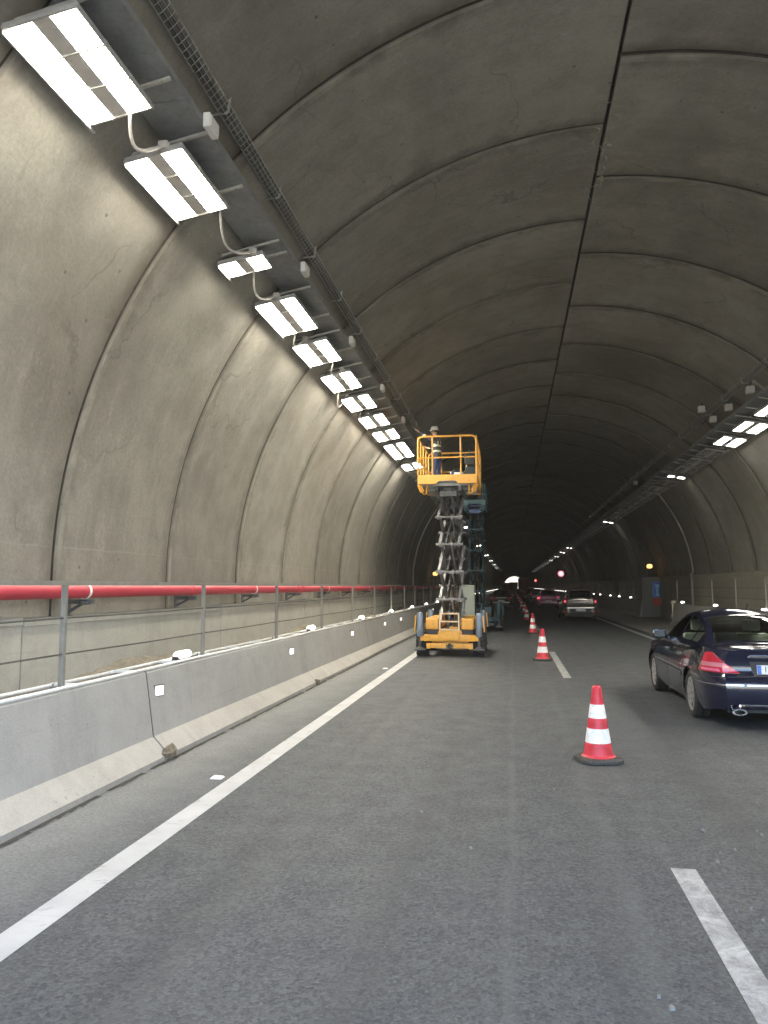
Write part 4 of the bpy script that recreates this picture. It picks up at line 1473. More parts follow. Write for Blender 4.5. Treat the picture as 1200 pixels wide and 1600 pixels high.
    # wheels
    for yy in (0.0, wb):
        for s in (-1, 1):
            wheel(wr, S.get('tw', 0.215), wr * 0.70, root, c=(s * (HW - 0.125), yy, wr), out=s)
    # arch liners and floor
    u = MB()
    u.box(-HW + 0.26, HW - 0.26, y0 + 0.12, y1 - 0.15, 0.21, 0.52)
    u.box(-HW + 0.07, HW - 0.07, ar + 0.02, wb - ar - 0.02, 0.205, 0.40)
    u.box(-HW + 0.24, HW - 0.24, y0 + 0.30, yr0 + 0.35, 0.70, lerp_tab(deck, yr0) - 0.05)
    u.box(-HW + 0.10, HW - 0.10, yf0 - 0.15, y1 - 0.3, 0.66, lerp_tab(deck, yf0) - 0.10)
    u.build("underbody", M_BLACKPVC, root)
    zb = lerp_tab(deck, 0.5)
    se = MB(); hd = MB()
    for sx in (-0.37, 0.37):
        se.bbox(sx - 0.24, sx + 0.24, wb * 0.50, wb * 0.50 + 0.13, 0.40, zb + 0.10, 0.05)
        se.bbox(sx - 0.13, sx + 0.13, wb * 0.50 + 0.01, wb * 0.50 + 0.11, zb + 0.13, zb + 0.30, 0.045)
        se.bbox(sx - 0.24, sx + 0.24, yr0 + 0.42, yr0 + 0.56, 0.40, zb + 0.02, 0.05)
        hd.bbox(sx - 0.14, sx + 0.14, yr0 + 0.40, yr0 + 0.50, zb + 0.02, zb + 0.19, 0.05)
    se.build("seats", S.get("seatmat", M_INTERIOR), root, 40)
    hd.build("headrests", M_INTERIOR, root, 40)
    da = MB(); da.bbox(-HW + 0.14, HW - 0.14, yf0 - 0.55, yf0 - 0.16, 0.60, lerp_tab(deck, yf0) + 0.0, 0.05)
    da.lathe([(0.15, -0.012), (0.175, -0.012), (0.18, 0.0), (0.175, 0.012), (0.15, 0.012)], 20, axis='y', c=(-0.37, yf0 - 0.72, zb + 0.02), closed=True)
    da.build("dashboard", M_INTERIOR, root, 40)
    # mirrors
    for s in (-1, 1):
        m = MB()
        xm = HW * 0.93; ym = yf0 - 0.52; zm = lerp_tab(deck, ym) + 0.085
        m.bbox(min(s * (xm - 0.01), s * (xm + 0.20)), max(s * (xm - 0.01), s * (xm + 0.20)), ym - 0.05, ym + 0.07, zm - 0.065, zm + 0.07, 0.035)
        m.bar((s * (xm - 0.09), ym + 0.05, zm - 0.06), (s * (xm + 0.03), ym + 0.03, zm - 0.03), 0.06, 0.03)
        mo = m.build("mirror", paint, root, 50)
        g = MB(); g.box(min(s * (xm + 0.02), s * (xm + 0.175)), max(s * (xm + 0.02), s * (xm + 0.175)), ym - 0.054, ym - 0.0505, zm - 0.045, zm + 0.05)
        g.build("mirror_glass", M_MIRROR, mo)
    # number plate
    zp = S['plate_z']
    po = patch("number_plate", M_PLATE, rear[0], rear[1], rear[2], [(-0.26, zp - 0.055), (0.26, zp - 0.055), (0.26, zp + 0.055), (-0.26, zp + 0.055)], 4, 3, 0.014, 0.01)
    if detail:
        pb = patch("blue_band", M_PLATEBLUE, rear[0], rear[1], rear[2], [(-0.257, zp - 0.052), (-0.212, zp - 0.052), (-0.212, zp + 0.052), (-0.257, zp + 0.052)], 2, 2, 0.0165, 0.001, parent=po)
        p, nn = hit((0, -5, zp), (0, 1, 0))
        if plate:
            cu = bpy.data.curves.new("lettering", 'FONT'); cu.body = plate; cu.size = 0.115; cu.extrude = 0.001; cu.align_y = 'CENTER'
            to = bpy.data.objects.new("lettering", cu); COL.objects.link(to)
            bpy.context.view_layer.update()
            me = bpy.data.meshes.new_from_object(to.evaluated_get(bpy.context.evaluated_depsgraph_get()))
            bpy.data.objects.remove(to)
            me.materials.clear(); me.materials.append(M_INK)
            tilt = math.atan2(-nn.z if nn.y < 0 else nn.z, 1)
            me.transform(Matrix.Translation((-0.185, p.y - 0.0175, zp)) @ Matrix.Rotation(PI / 2 + tilt, 4, 'X') @ Matrix.Scale(0.80, 4, (1, 0, 0)))
            lo = bpy.data.objects.new("lettering", me); COL.objects.link(lo); lo.parent = po
            CHILD.setdefault(po.name, []).append(lo)
    S['extras'](root, patch, hit, rear, HW, paint, lit, y0, y1, wb, ar, deck)
    return root


def sedan_extras(root, patch, hit, rear, HW, paint, lit, y0, y1, wb, ar, deck):
    for s in (-1, 1):
        # triangular lamp wrapping round the corner
        dg = Vector((-s * 0.55, 0.83, 0)).normalized()
        U = Vector((s * 0.83, 0.55, 0)).normalized()
        org = Vector((s * (HW - 0.14), y0 + 0.20, 0))
        T = patch("tail_lamp", M_TAIL, org, dg, (U, (0, 0, 1)), [(-0.30, 0.685), (0.21, 0.70), (0.11, 0.925), (0.0, 0.935)], 14, 10, 0.012, 0.02)
        patch("reversing_lens", M_TAILCLEAR, org, dg, (U, (0, 0, 1)), [(-0.19, 0.755), (0.175, 0.765), (0.155, 0.815), (-0.145, 0.81)], 10, 3, 0.016, 0.003, parent=T)
        patch("indicator_lens", M_TAILPINK, org, dg, (U, (0, 0, 1)), [(-0.10, 0.705), (0.16, 0.715), (0.165, 0.742), (-0.08, 0.738)], 8, 3, 0.016, 0.003, parent=T)
        # side rubbing strip, door handles, exhaust
        sd_ = ((0, 0, 0), (-s, 0, 0), ((0, 1, 0), (0, 0, 1)))
        for (a, b) in ((ar + 0.05, wb * 0.5 - 0.02), (wb * 0.5 + 0.0, wb - ar - 0.10)):
            patch("rubbing_strip", paint, *sd_, [(a, 0.50), (b, 0.50), (b, 0.56), (a, 0.56)], 12, 3, 0.012, 0.004)
            st = patch("chrome_strip", M_CHROME, *sd_, [(a, 0.556), (b, 0.556), (b, 0.566), (a, 0.566)], 12, 2, 0.015, 0.004)
        for y in (ar + 0.22, wb * 0.5 + 0.15):
            patch("door_handle", M_CHROME if False else paint, *sd_, [(y, 0.79), (y + 0.21, 0.785), (y + 0.21, 0.815), (y, 0.825)], 6, 3, 0.03, 0.01)
        for y, zt in ((0.50, 0.90), (wb * 0.5 - 0.01, 0.89), (wb - 0.46, 0.86)):
            patch("door_gap", M_JOINT, *sd_, [(y, 0.26), (y + 0.009, 0.26), (y + 0.009, zt), (y, zt)], 2, 12, 0.0015, 0.01)
        # chrome line round the window base
        patch("window_trim", M_BLACKPVC, *sd_, [(0.05, 0.925), (wb - 0.55, 0.895), (wb - 0.55, 0.915), (0.05, 0.945)], 24, 2, 0.006, 0.006)
        # bumper strip
        dg2 = Vector((-s * 0.6, 0.8, 0)).normalized(); U2 = Vector((s * 0.8, 0.6, 0))
        patch("bumper_strip", M_CHROME, org, dg2, (U2, (0, 0, 1)), [(-0.35, 0.546), (0.35, 0.546), (0.35, 0.560), (-0.35, 0.560)], 18, 2, 0.010, 0.008)
        patch("bumper_groove", M_JOINT, org, dg2, (U2, (0, 0, 1)), [(-0.42, 0.640), (0.40, 0.640), (0.40, 0.648), (-0.42, 0.648)], 18, 2, 0.0015, 0.008)
    patch("bumper_strip", M_CHROME, *rear, [(-0.40, 0.546), (0.40, 0.546), (0.40, 0.560), (-0.40, 0.560)], 10, 2, 0.010, 0.008)
    patch("bumper_lip", M_CHROME, *rear, [(-0.50, 0.30), (0.50, 0.30), (0.50, 0.318), (-0.50, 0.318)], 10, 2, 0.008, 0.008)
    patch("boot_handle", M_CHROME, *rear, [(-0.36, 0.88), (0.36, 0.88), (0.33, 0.905), (-0.33, 0.905)], 10, 3, 0.02, 0.01)
    patch("boot_gap", M_JOINT, *rear, [(-0.50, 0.655), (0.50, 0.655), (0.50, 0.663), (-0.50, 0.663)], 10, 2, 0.0015, 0.008)
    patch("plate_recess", M_BLACKPVC, *rear, [(-0.30, 0.655), (0.30, 0.655), (0.34, 0.83), (-0.34, 0.83)], 6, 4, 0.004, 0.01)
    for s in (-1,):
        e = MB()
        e.lathe([(0.030, -0.12), (0.044, -0.12), (0.044, 0.10), (0.030, 0.10)], 18, axis='y', closed=True)
        e.v = [(p[0] * 2.0 + s * 0.50, p[1] + y0 + 0.10, p[2] * 0.9 + 0.235) for p in e.v]
        e.build("exhaust_pipe", M_CHROME, root, 40)
    b = MB(); b.tube([(0.0, y0 + 1.32, 1.42), (0.0, y0 + 1.26, 1.50)], 0.012, 6); b.build("aerial", M_BLACKPVC, root)


SEDAN = dict(seatmat=M_INTLIGHT, wb=2.72, ro=1.03, fo=0.78, W=1.73, H=1.395, wr=0.315, zr=1.315, zf=1.345, rp=1.45,
             deck=[(-1.03, 0.955), (-0.6, 0.985), (-0.1, 0.975), (0.6, 0.945), (1.6, 0.925), (2.3, 0.91), (2.9, 0.83), (3.3, 0.74), (3.5, 0.68)],
             gh=(-0.50, 0.40, 1.40, 2.30), wins=[(-0.13, 0.20), (0.24, 0.97), (1.06, 1.93)], plate_z=0.735, tw=0.215, extras=sedan_extras,
             rear=[(0.2, 0.09), (0.30, 0.02), (0.40, 0.0), (0.56, 0.0), (0.63, 0.03), (0.67, 0.075), (0.80, 0.085), (0.93, 0.06), (0.97, 0.05)])


def mpv_extras(root, patch, hit, rear, HW, paint, lit, y0, y1, wb, ar, deck):
    L1 = M_TAILLIT if lit else M_TAIL
    for s in (-1, 1):
        dg = Vector((-s * 0.45, 0.89, 0)).normalized(); U = Vector((s * 0.89, 0.45, 0)).normalized()
        org = Vector((s * (HW - 0.14), y0 + 0.20, 0))
        T = patch("tail_lamp", M_TAIL, org, dg, (U, (0, 0, 1)), [(-0.16, 0.90), (0.16, 0.86), (0.16, 1.10), (-0.05, 1.14)], 8, 8, 0.012, 0.02)
        patch("brake_lens", L1, org, dg, (U, (0, 0, 1)), [(-0.10, 0.93), (0.02, 0.92), (0.02, 1.03), (-0.06, 1.04)], 5, 5, 0.017, 0.003, parent=T)
        patch("indicator_lens", M_TAILCLEAR, org, dg, (U, (0, 0, 1)), [(0.04, 1.03), (0.12, 1.02), (0.12, 1.08), (0.02, 1.10)], 5, 5, 0.017, 0.003, parent=T)
        patch("bumper_reflector", M_TAIL, org, dg, (U, (0, 0, 1)), [(-0.22, 0.43), (0.06, 0.43), (0.06, 0.50), (-0.16, 0.50)], 6, 3, 0.010, 0.003)
    patch("bumper_trim", M_BLACKPVC, *rear, [(-0.62, 0.30), (0.62, 0.30), (0.58, 0.46), (-0.58, 0.46)], 10, 4, 0.006, 0.01)
    patch("plate_recess", M_BLACKPVC, *rear, [(-0.50, 0.475), (0.50, 0.475), (0.55, 0.62), (-0.55, 0.62)], 8, 4, 0.006, 0.01)
    patch("tailgate_gap", M_JOINT, *rear, [(-0.60, 0.775), (0.60, 0.775), (0.60, 0.79), (-0.60, 0.79)], 10, 2, 0.003, 0.01)
    patch("tailgate_trim", M_CHROME, *rear, [(-0.45, 0.94), (0.45, 0.94), (0.45, 0.965), (-0.45, 0.965)], 8, 2, 0.008, 0.01)
    b = MB(); b.bbox(-0.52, 0.52, y0 + 0.20, y0 + 0.46, 1.535, 1.56, 0.01); b.build("spoiler", paint, root, 40)


MPV = dict(wb=2.72, ro=0.88, fo=0.85, W=1.80, H=1.63, wr=0.32, zr=1.53, zf=1.56, rp=1.2,
           deck=[(-0.88, 1.06), (-0.4, 1.07), (0.6, 1.04), (1.6, 1.0), (2.6, 0.97), (3.1, 0.86), (3.57, 0.70)],
           gh=(-0.84, -0.50, 1.35, 2.75), wins=[(-0.45, 0.15), (0.22, 1.05), (1.13, 2.15)], plate_z=0.54, tw=0.215, extras=mpv_extras,
           rear=[(0.2, 0.06), (0.32, 0.0), (0.70, 0.0), (0.78, 0.03), (0.86, 0.06), (1.1, 0.09), (1.6, 0.22)])


def hatch_extras(root, patch, hit, rear, HW, paint, lit, y0, y1, wb, ar, deck):
    L1 = M_TAILLIT if lit else M_TAIL
    for s in (-1, 1):
        dg = Vector((-s * 0.45, 0.89, 0)).normalized(); U = Vector((s * 0.89, 0.45, 0)).normalized()
        org = Vector((s * (HW - 0.14), y0 + 0.20, 0))
        patch("tail_lamp", L1, org, dg, (U, (0, 0, 1)), [(-0.14, 0.74), (0.16, 0.76), (0.16, 0.92), (-0.14, 0.92)], 6, 6, 0.012, 0.02)
    patch("tailgate_trim", M_CHROME, *rear, [(-0.40, 0.86), (0.40, 0.86), (0.40, 0.90), (-0.40, 0.90)], 6, 2, 0.01, 0.01)
    patch("bumper_trim", M_BLACKPVC, *rear, [(-0.62, 0.28), (0.62, 0.28), (0.58, 0.40), (-0.58, 0.40)], 6, 3, 0.006, 0.01)


HATCH = dict(wb=2.6, ro=0.75, fo=0.80, W=1.77, H=1.48, wr=0.31, zr=1.36, zf=1.42, rp=1.25,
             deck=[(-0.75, 0.94), (-0.3, 0.96), (0.6, 0.94), (1.6, 0.92), (2.3, 0.90), (2.9, 0.80), (3.4, 0.68)],
             gh=(-0.70, -0.20, 1.25, 2.35), wins=[(-0.15, 0.25), (0.32, 1.0), (1.08, 1.95)], plate_z=0.62, tw=0.205, extras=hatch_extras)

P_NAVY = mat_car("dark navy car paint", (0.0025, 0.0045, 0.022), 0.0, 0.10)
P_SILVER = mat_car("silver grey car paint", (0.19, 0.175, 0.165), 0.4)
P_WINE = mat_car("magenta pink car paint", (0.62, 0.16, 0.38), 0.0)
P_BLACK = mat_car("black car paint", (0.008, 0.008, 0.009))
P_GREY = mat_car("dark grey car paint", (0.05, 0.052, 0.055), 0.4)
P_RED = mat_car("dark red car paint", (0.16, 0.02, 0.025), 0.3)

CARS = "cars queueing in the right hand lane"
for s_ in (SEDAN, MPV, HATCH): s_['group'] = CARS
build_car(SEDAN, P_NAVY, "shiny dark navy sedan at the right edge with triangular red tail lamps and silver wheels", (3.19, 11.08, 0), plate="18", name="sedan_car")
build_car(MPV, P_SILVER, "silver grey people carrier with glowing tail lamps ahead of the navy sedan", (3.42, 41.3, 0), lit=True, glass=M_DARKGLASS, name="family_car", plate=" ")
build_car(HATCH, P_WINE, "magenta pink hatchback ahead of the silver people carrier", (2.80, 62.5, 0), detail=False, lit=True, glass=M_DARKGLASS, name="hatchback_car")
build_car(SEDAN, P_BLACK, "small distant black car ahead of the magenta pink hatchback", (2.9, 92, 0), detail=False, glass=M_DARKGLASS, name="distant_car")
build_car(HATCH, P_GREY, "tiny distant dark grey car, second ahead of the magenta pink hatchback", (2.7, 118, 0), detail=False, glass=M_DARKGLASS, name="distant_car")
build_car(HATCH, P_RED, "tiny distant dark red car, third ahead of the magenta pink hatchback", (2.9, 146, 0), detail=False, lit=True, glass=M_DARKGLASS, name="distant_car")


# ------------------------------------------------------------------ lorries far ahead
def lorry(loc, col, label, Lb=6.0, Wd=2.45, Hb=3.6, Hc=2.7):
    r = empty("box_lorry", loc); tag(r, label, "lorry")
    b = MB(); b.bbox(-Wd / 2, Wd / 2, 0, Lb, 0.95, Hb, 0.03); b.build("cargo_box", col, r)
    c = MB(); c.bbox(-Wd / 2 + 0.08, Wd / 2 - 0.08, Lb + 0.12, Lb + 1.9, 0.55, Hc, 0.12); c.build("cab", M_GREYBOX, r)
    g = MB(); g.box(-Wd / 2 + 0.2, Wd / 2 - 0.2, Lb + 1.902, Lb + 1.915, Hc - 1.1, Hc - 0.3); g.build("windscreen", M_DARKGLASS, r)
    f = MB(); f.box(-0.45, 0.45, 0.05, Lb + 1.5, 0.62, 0.93); f.bar((-Wd / 2 + 0.1, 0.1, 0.5), (Wd / 2 - 0.1, 0.1, 0.5), 0.1, 0.14); f.build("chassis", M_BLACKM, r)
    d = MB()
    d.box(-0.012, 0.012, -0.014, -0.001, 1.0, Hb - 0.1); d.box(-Wd / 2 + 0.05, Wd / 2 - 0.05, -0.012, -0.001, Hb - 0.12, Hb - 0.05)
    for s in (-1, 1): d.tube([(s * 0.25, -0.03, 1.05), (s * 0.25, -0.03, Hb - 0.15)], 0.02, 6)
    d.build("rear_doors", M_GALV, r)
    for s in (-1, 1):
        t = MB(); t.box(s * (Wd / 2 - 0.3) - 0.16, s * (Wd / 2 - 0.3) + 0.16, 0.02, 0.045, 0.66, 0.80); t.build("tail_lamp", M_TAIL, r)
        for y in (1.4, Lb + 0.9):
            wheel(0.46, 0.30, 0.27, r, c=(s * (Wd / 2 - 0.2), y, 0.46), out=s, rim_mat=M_GALV)
    return r


M_BOXRED = plain("dark red tarpaulin", (0.15, 0.025, 0.045), 0.7)
HATCH['group'] = None
build_car(HATCH, mat_car("brown grey car paint", (0.06, 0.05, 0.045)), "dim brown grey car parked in the closed lane beyond the teal lift", (-0.85, 62, 0), detail=False, glass=M_DARKGLASS, name="parked_car")
lorry((2.75, 190, 0), M_BOXRED, "distant dark red lorry against the bright tunnel exit", 8, 2.5, 3.7)
lorry((0.45, 232, 0), M_BOXRED, "tiny distant dark lorry between the two other lorries at the tunnel exit", 5, 2.5, 2.95, 2.6)
lorry((-1.05, 178, 0), M_BOXRED, "low distant dark lorry in the closed lane below the bright tunnel exit", 5, 2.3, 2.55, 2.4)


# ------------------------------------------------------------------ scissor lifts
def scissor_lift(loc, label, M, S):
    """M: materials (frame, cover, arm, arm2, jack, rail); S: sizes. +y points away from the camera"""
    r = empty("scissor_lift", loc); tag(r, label, "scissor lift", S.get('group'))
    w, L = S['w'] / 2, S['L']
    # chassis
    c = MB()
    c.bbox(-w * 0.54, w * 0.54, 0.16, L - 0.1, 0.34, 0.62, 0.015)
    c.bbox(-w * 0.75, w * 0.75, 0.04, 0.20, 0.38, 0.545, 0.015); c.bbox(-w * 0.75, w * 0.75, L - 0.2, L - 0.04, 0.38, 0.545, 0.015)
    c.bbox(-w * 0.66, -0.09, 0.06, 0.18, 0.21, 0.335, 0.012); c.bbox(0.09, w * 0.66, 0.06, 0.18, 0.21, 0.335, 0.012)
    c.bbox(-0.11, 0.11, 0.065, 0.16, 0.30, 0.40, 0.01)
    for s in (-1, 1): c.bbox(s * w * 0.62 - 0.05, s * w * 0.62 + 0.05, 0.0, 0.12, 0.20, 0.34, 0.01)
    c.build("chassis", M['frame'], r, 40)
    p = MB(); p.bbox(-0.245, 0.245, -0.01, 0.12, 0.40, 0.66, 0.02); p.box(-0.19, 0.19, -0.014, -0.0105, 0.46, 0.60); p.build("front_panel", M['cover'], r, 40)
    k = MB(); k.lathe([(0.05, 0), (0.055, 0.05)], 12, axis='y', c=(0, 0.02, 0.28)); k.build("tow_eye", M_BLACKM, r)
    for s in (-1, 1):
        b = MB(); b.bbox(min(s * 0.29, s * 0.60), max(s * 0.29, s * 0.60), 0.10, L - 0.25, 0.67, 0.95, 0.03)
        b.box(min(s * 0.33, s * 0.56), max(s * 0.33, s * 0.56), 0.085, 0.0995, 0.72, 0.90)
        o = b.build("side_cover", M['cover'], r, 40)
        v = MB()
        for q in range(4): v.bar((s * 0.605, 0.5 + q * 0.08, 0.74), (s * 0.605, 0.5 + q * 0.08, 0.88), 0.008, 0.04)
        v.build("vent", M_BLACKM, o)
        b = MB(); b.bbox(min(s * 0.30, s * 0.58), max(s * 0.30, s * 0.58), 0.15, L - 0.3, 0.545, 0.67, 0.01); b.build("battery_tray", M_BLACKM, r)
        for y in (S['ax'], L - S['ax']):
            wheel(S['r'], S['tw'], S['r'] * 0.55, r, c=(s * (w - S['tw'] / 2), y, S['r']), out=s, lugs=16, rim_mat=M['cover'], spokes=5)
            b = MB(); b.bar((s * w * 0.5, y, S['r']), (s * (w - S['tw'] + 0.02), y, S['r']), 0.12, 0.12); b.build("axle", M_BLACKM, r)
        for y in (-0.02, L + 0.02):
            jx = s * (w * 0.86)
            j = MB(); j.lathe([(0.066, 0.50), (0.075, 0.52), (0.075, 1.06), (0.06, 1.09), (0.0, 1.09)], 16, c=(jx, y, 0))
            q_ = MB(); q_.bar((jx, y, 0.46), (s * w * 0.6, y + (0.1 if y < 1 else -0.1), 0.46), 0.10, 0.12); q_.build("stabiliser_beam", M['frame'], r)
            jo = j.build("stabiliser", M['jack'], r, 40)
            f = MB(); f.lathe([(0.032, 0.22), (0.032, 0.51)], 12, c=(jx, y, 0)); f.lathe([(0.15, 0.17), (0.15, 0.195), (0.10, 0.215), (0.04, 0.26), (0.0, 0.26)], 20, c=(jx, y, 0)); f.build("foot_pad", M_DKSTEEL, jo, 40)
            g = MB(); g.bar((s * (w * 0.985), y + 0.01, 1.02), (s * (w * 1.02), y + 0.01, 0.62), 0.028, 0.06); g.build("stabiliser_guard", M['cover'], jo)
    la = MB()
    for s in (-1, 1): la.bar((s * 0.235, -0.03, 0.62), (s * 0.235, 0.02, 1.08), 0.032, 0.032)
    for z in (0.68, 0.875, 1.07): la.bar((-0.235, -0.03 + 0.05 * (z - 0.62) / 0.46, z), (0.235, -0.03 + 0.05 * (z - 0.62) / 0.46, z), 0.03, 0.036)
    la.build("ladder", M['ladder'], r)
    # arms
    z0, z1, ns = 0.72, S['zd'] - 0.16, S['stages']
    hN, hF = 0.20, S['reach']
    dz = (z1 - z0) / ns
    for q in range(ns):
        a, b = z0 + q * dz, z0 + (q + 1) * dz
        for k_, (x, up, mt) in enumerate(((-0.27, 1, 'arm'), (0.27, 1, 'arm'), (-0.185, 0, 'arm2'), (0.185, 0, 'arm2'), (-0.05, 1, 'arm2'), (0.055, 0, 'arm'))):
            off = (0.03 if q % 2 else 0.0) * (1 if x > 0 else -1) * (-1 if abs(x) > .2 else 1)
            m = MB()
            ya, yb = (hN, hF) if up else (hF, hN)
            wd = 0.062 if abs(x) > 0.1 else 0.04
            m.bar((x + off, ya, a), (x + off, yb, b), 0.125, wd, up=(1, 0, 0))
            m.build("scissor_arm", M[mt], r)
        m = MB()
        for (y, z) in ((hN, b), (hF, b), ((hN + hF) / 2, (a + b) / 2)):
            if q == ns - 1 and z == b: continue
            m.tube([(-0.34, y, z), (0.34, y, z)], 0.026, 10)
            for x in (-0.33, 0.33): m.lathe([(0.045, -0.012), (0.045, 0.012)], 10, axis='x', c=(x, y, z))
        m.build("cross_pin", M['pin'], r)
    for (a, b) in (((0.0, hF * 0.75, z0 + dz * 0.35), (0.0, hN + 0.3, z0 + dz * 1.5)), ((0.0, hF * 0.75, z0 + dz * 2.3), (0.0, hN + 0.3, z0 + dz * 3.5))):
        m = MB(); A, B = Vector(a), Vector(b); mid = A.lerp(B, 0.55)
        m.tube([A, mid], 0.06, 12)
        o = m.build("hydraulic_cylinder", M_BLACKM, r, 40)
        m = MB(); m.tube([mid, B], 0.034, 10); m.build("piston", M_CHROME, o, 40)
    h = MB()
    for q in range(ns):
        a = z0 + q * dz
        h.tube([(0.12, hN - 0.01, a + 0.02), (0.13, hN + 0.35, a + dz * 0.3), (0.10, hN + 0.30, a + dz * 0.7), (0.12, hN - 0.01, a + dz * 0.98)], 0.012, 6)
    h.build("hose", M_BLACKPVC, r)
    # platform
    pw, P0, P1, zd = S['pw'] / 2, S['p0'], S['p1'], S['zd']
    d = MB(); d.box(-pw + 0.02, pw - 0.02, P0 + 0.02, P1 - 0.02, zd, zd + 0.035)
    for y in (P0 + 0.3, (P0 + P1) / 2, P1 - 0.3): d.box(-pw + 0.06, pw - 0.06, y - 0.03, y + 0.03, zd - 0.08, zd - 0.001)
    d.build("platform_deck", M['deck'], r)
    u = MB()
    for s in (-1, 1): u.bbox(s * 0.30 - 0.04, s * 0.30 + 0.04, hN - 0.25, P1 - 0.1, zd - 0.20, zd - 0.082, 0.01)
    u.bbox(-0.22, 0.22, hN - 0.18, hN + 0.05, zd - 0.34, zd - 0.205, 0.01)
    u.build("platform_subframe", M['sub'], r)
    tb = MB(); zt0, zt1 = zd - 0.06, zd + 0.165
    # near toe board with a raised notch in the middle of its lower edge
    poly = [(-pw, zt1), (-pw, zt0), (-0.28, zt0), (-0.21, zt0 + 0.075), (0.21, zt0 + 0.075), (0.28, zt0), (pw, zt0), (pw, zt1)]
    for yy in (P0, P1):
        v = [(x, yy - 0.012, z) for x, z in poly] + [(x, yy + 0.012, z) for x, z in poly]
        n = len(poly)
        tb.add(v, [(0, 1, 2, 3), (0, 3, 4, 7), (4, 5, 6, 7), (n + 3, n + 2, n + 1, n), (n + 7, n + 4, n + 3, n), (n + 7, n + 6, n + 5, n + 4)] + [(j, (j + 1) % n, n + (j + 1) % n, n + j) for j in range(n)])
    for s in (-1, 1): tb.box(s * pw - 0.012, s * pw + 0.012, P0 + 0.014, P1 - 0.014, zt0 + 0.01, zt1)
    tb.build("toe_board", M['rail'], r)
    for s in (-1, 1):
        b = MB()
        x = s * (pw - 0.10)
        b.tube([(s * (pw - 0.03), P0 + 0.03, zt0 + 0.02), (x, P0 + 0.10, zt0 - 0.20), (x - s * 0.03, P0 + 0.16, zt0 - 0.235), (x - s * 0.09, P0 + 0.20, zt0 - 0.22), (x - s * 0.10, P0 + 0.24, zt0 - 0.10), (x - s * 0.10, P0 + 0.26, zt0 + 0.04)], 0.022, 8)
        b.bar((s * (pw - 0.02), P0 + 0.06, zt0), (x + s * 0.01, P0 + 0.12, zt0 - 0.19), 0.012, 0.11, up=(1, 0, 0))
        b.build("support_bracket", M['rail'], r, 40)
    zr, zm = S['zr'], S['zm']
    ra = 0.12
    for yy, post in ((P0, True), (P1, True)):
        t = MB()
        pts = [(-pw, yy, zt1), (-pw, yy, zr - ra)] + [(-pw + ra - ra * math.cos(a), yy, zr - ra + ra * math.sin(a)) for a in (0.4, 0.8, 1.2)] + [(-pw + ra, yy, zr), (pw - ra, yy, zr)] + \
              [(pw - ra + ra * math.sin(a), yy, zr - ra + ra * math.cos(a)) for a in (0.4, 0.8, 1.2)] + [(pw, yy, zr - ra), (pw, yy, zt1)]
        t.tube(pts, 0.024, 10)
        t.tube([(-pw, yy, zm), (pw, yy, zm)], 0.019, 8)
        for x in (-0.365, 0.345): t.tube([(x, yy, zt1), (x, yy, zr)], 0.02, 8)
        t.build("guard_rail", M['rail'], r, 40)
    for s in (-1, 1):
        t = MB()
        t.tube([(s * pw, P0 + 0.03, zr - 0.02), (s * pw, P1 - 0.03, zr - 0.02)], 0.022, 10)
        t.tube([(s * pw, P0, zm), (s * pw, P1, zm)], 0.019, 8)
        for q in range(1, 4): y = P0 + (P1 - P0) * q / 4; t.tube([(s * pw, y, zt1), (s * pw, y, zr - 0.02)], 0.02, 8)
        for y in (P0 + 0.05,): t.bar((s * pw, y, zt1), (s * pw, y, zr - 0.05), 0.05, 0.05, up=(0, 1, 0))
        t.build("guard_rail", M['rail'], r, 40)
    cb = MB(); cb.bbox(pw - 0.42, pw - 0.14, P1 - 0.16, P1 - 0.03, zr - 0.35, zr - 0.04, 0.02); cb.tube([(pw - 0.28, P1 - 0.10, zr - 0.04), (pw - 0.28, P1 - 0.12, zr + 0.08)], 0.014, 6)
    cb.build("control_box", M_BLACKM, r, 40)
    return r


LIFT_M = dict(pin=plain('worn grey pin steel', (0.22, 0.22, 0.22), 0.5, 0.3), frame=M_YELLOW, cover=M_YELLOW, arm=M_ARM, arm2=M_ARMDK, jack=M_BLUEGREY, rail=M_YELLOW, deck=M_GALV, sub=M_DKSTEEL,
              ladder=plain("cream ladder paint", (0.66, 0.50, 0.30), 0.5, 0, 0.1, 8, (0.3, 0.2, 0.1), 0.3))
scissor_lift((-1.555, 19.3, 0), "orange yellow scissor lift raised under the lamps in the closed left lane", LIFT_M,
             dict(w=1.70, L=2.55, r=0.30, tw=0.29, ax=0.38, zd=4.36, stages=5, reach=1.85, pw=1.46, p0=-0.30, p1=2.2, zr=5.50, zm=4.96))
TEAL_M = dict(pin=M_TEAL, frame=M_TEAL, cover=M_TEAL, arm=M_TEALLT, arm2=M_TEAL, jack=M_TEAL, rail=M_TEALLT, deck=M_BLUEM, sub=M_BLUEM, ladder=M_TEALLT)
scissor_lift((-1.40, 30.2, 0), "dark teal scissor lift standing raised behind the yellow one", TEAL_M,
             dict(w=2.06, L=3.0, r=0.44, tw=0.34, ax=0.5, zd=4.95, stages=5, reach=2.2, pw=0.86, p0=-0.2, p1=2.6, zr=5.75, zm=5.35))
pp = empty("power_pack", (-1.66, 29.85, 0.0)); tag(pp, "grey green steel cabinet standing in front of the teal lift", "cabinet")
b = MB(); b.bbox(-0.235, 0.235, 0, 0.42, 0.60, 1.80, 0.02); b.build("cabinet_body", M_GREYBOX, pp, 40)
b = MB(); b.bbox(-0.19, 0.19, -0.012, -0.001, 0.70, 1.70, 0.004); b.box(0.12, 0.15, -0.03, -0.0125, 1.1, 1.25); b.build("door", M_GREYBOX, pp)
b = MB()
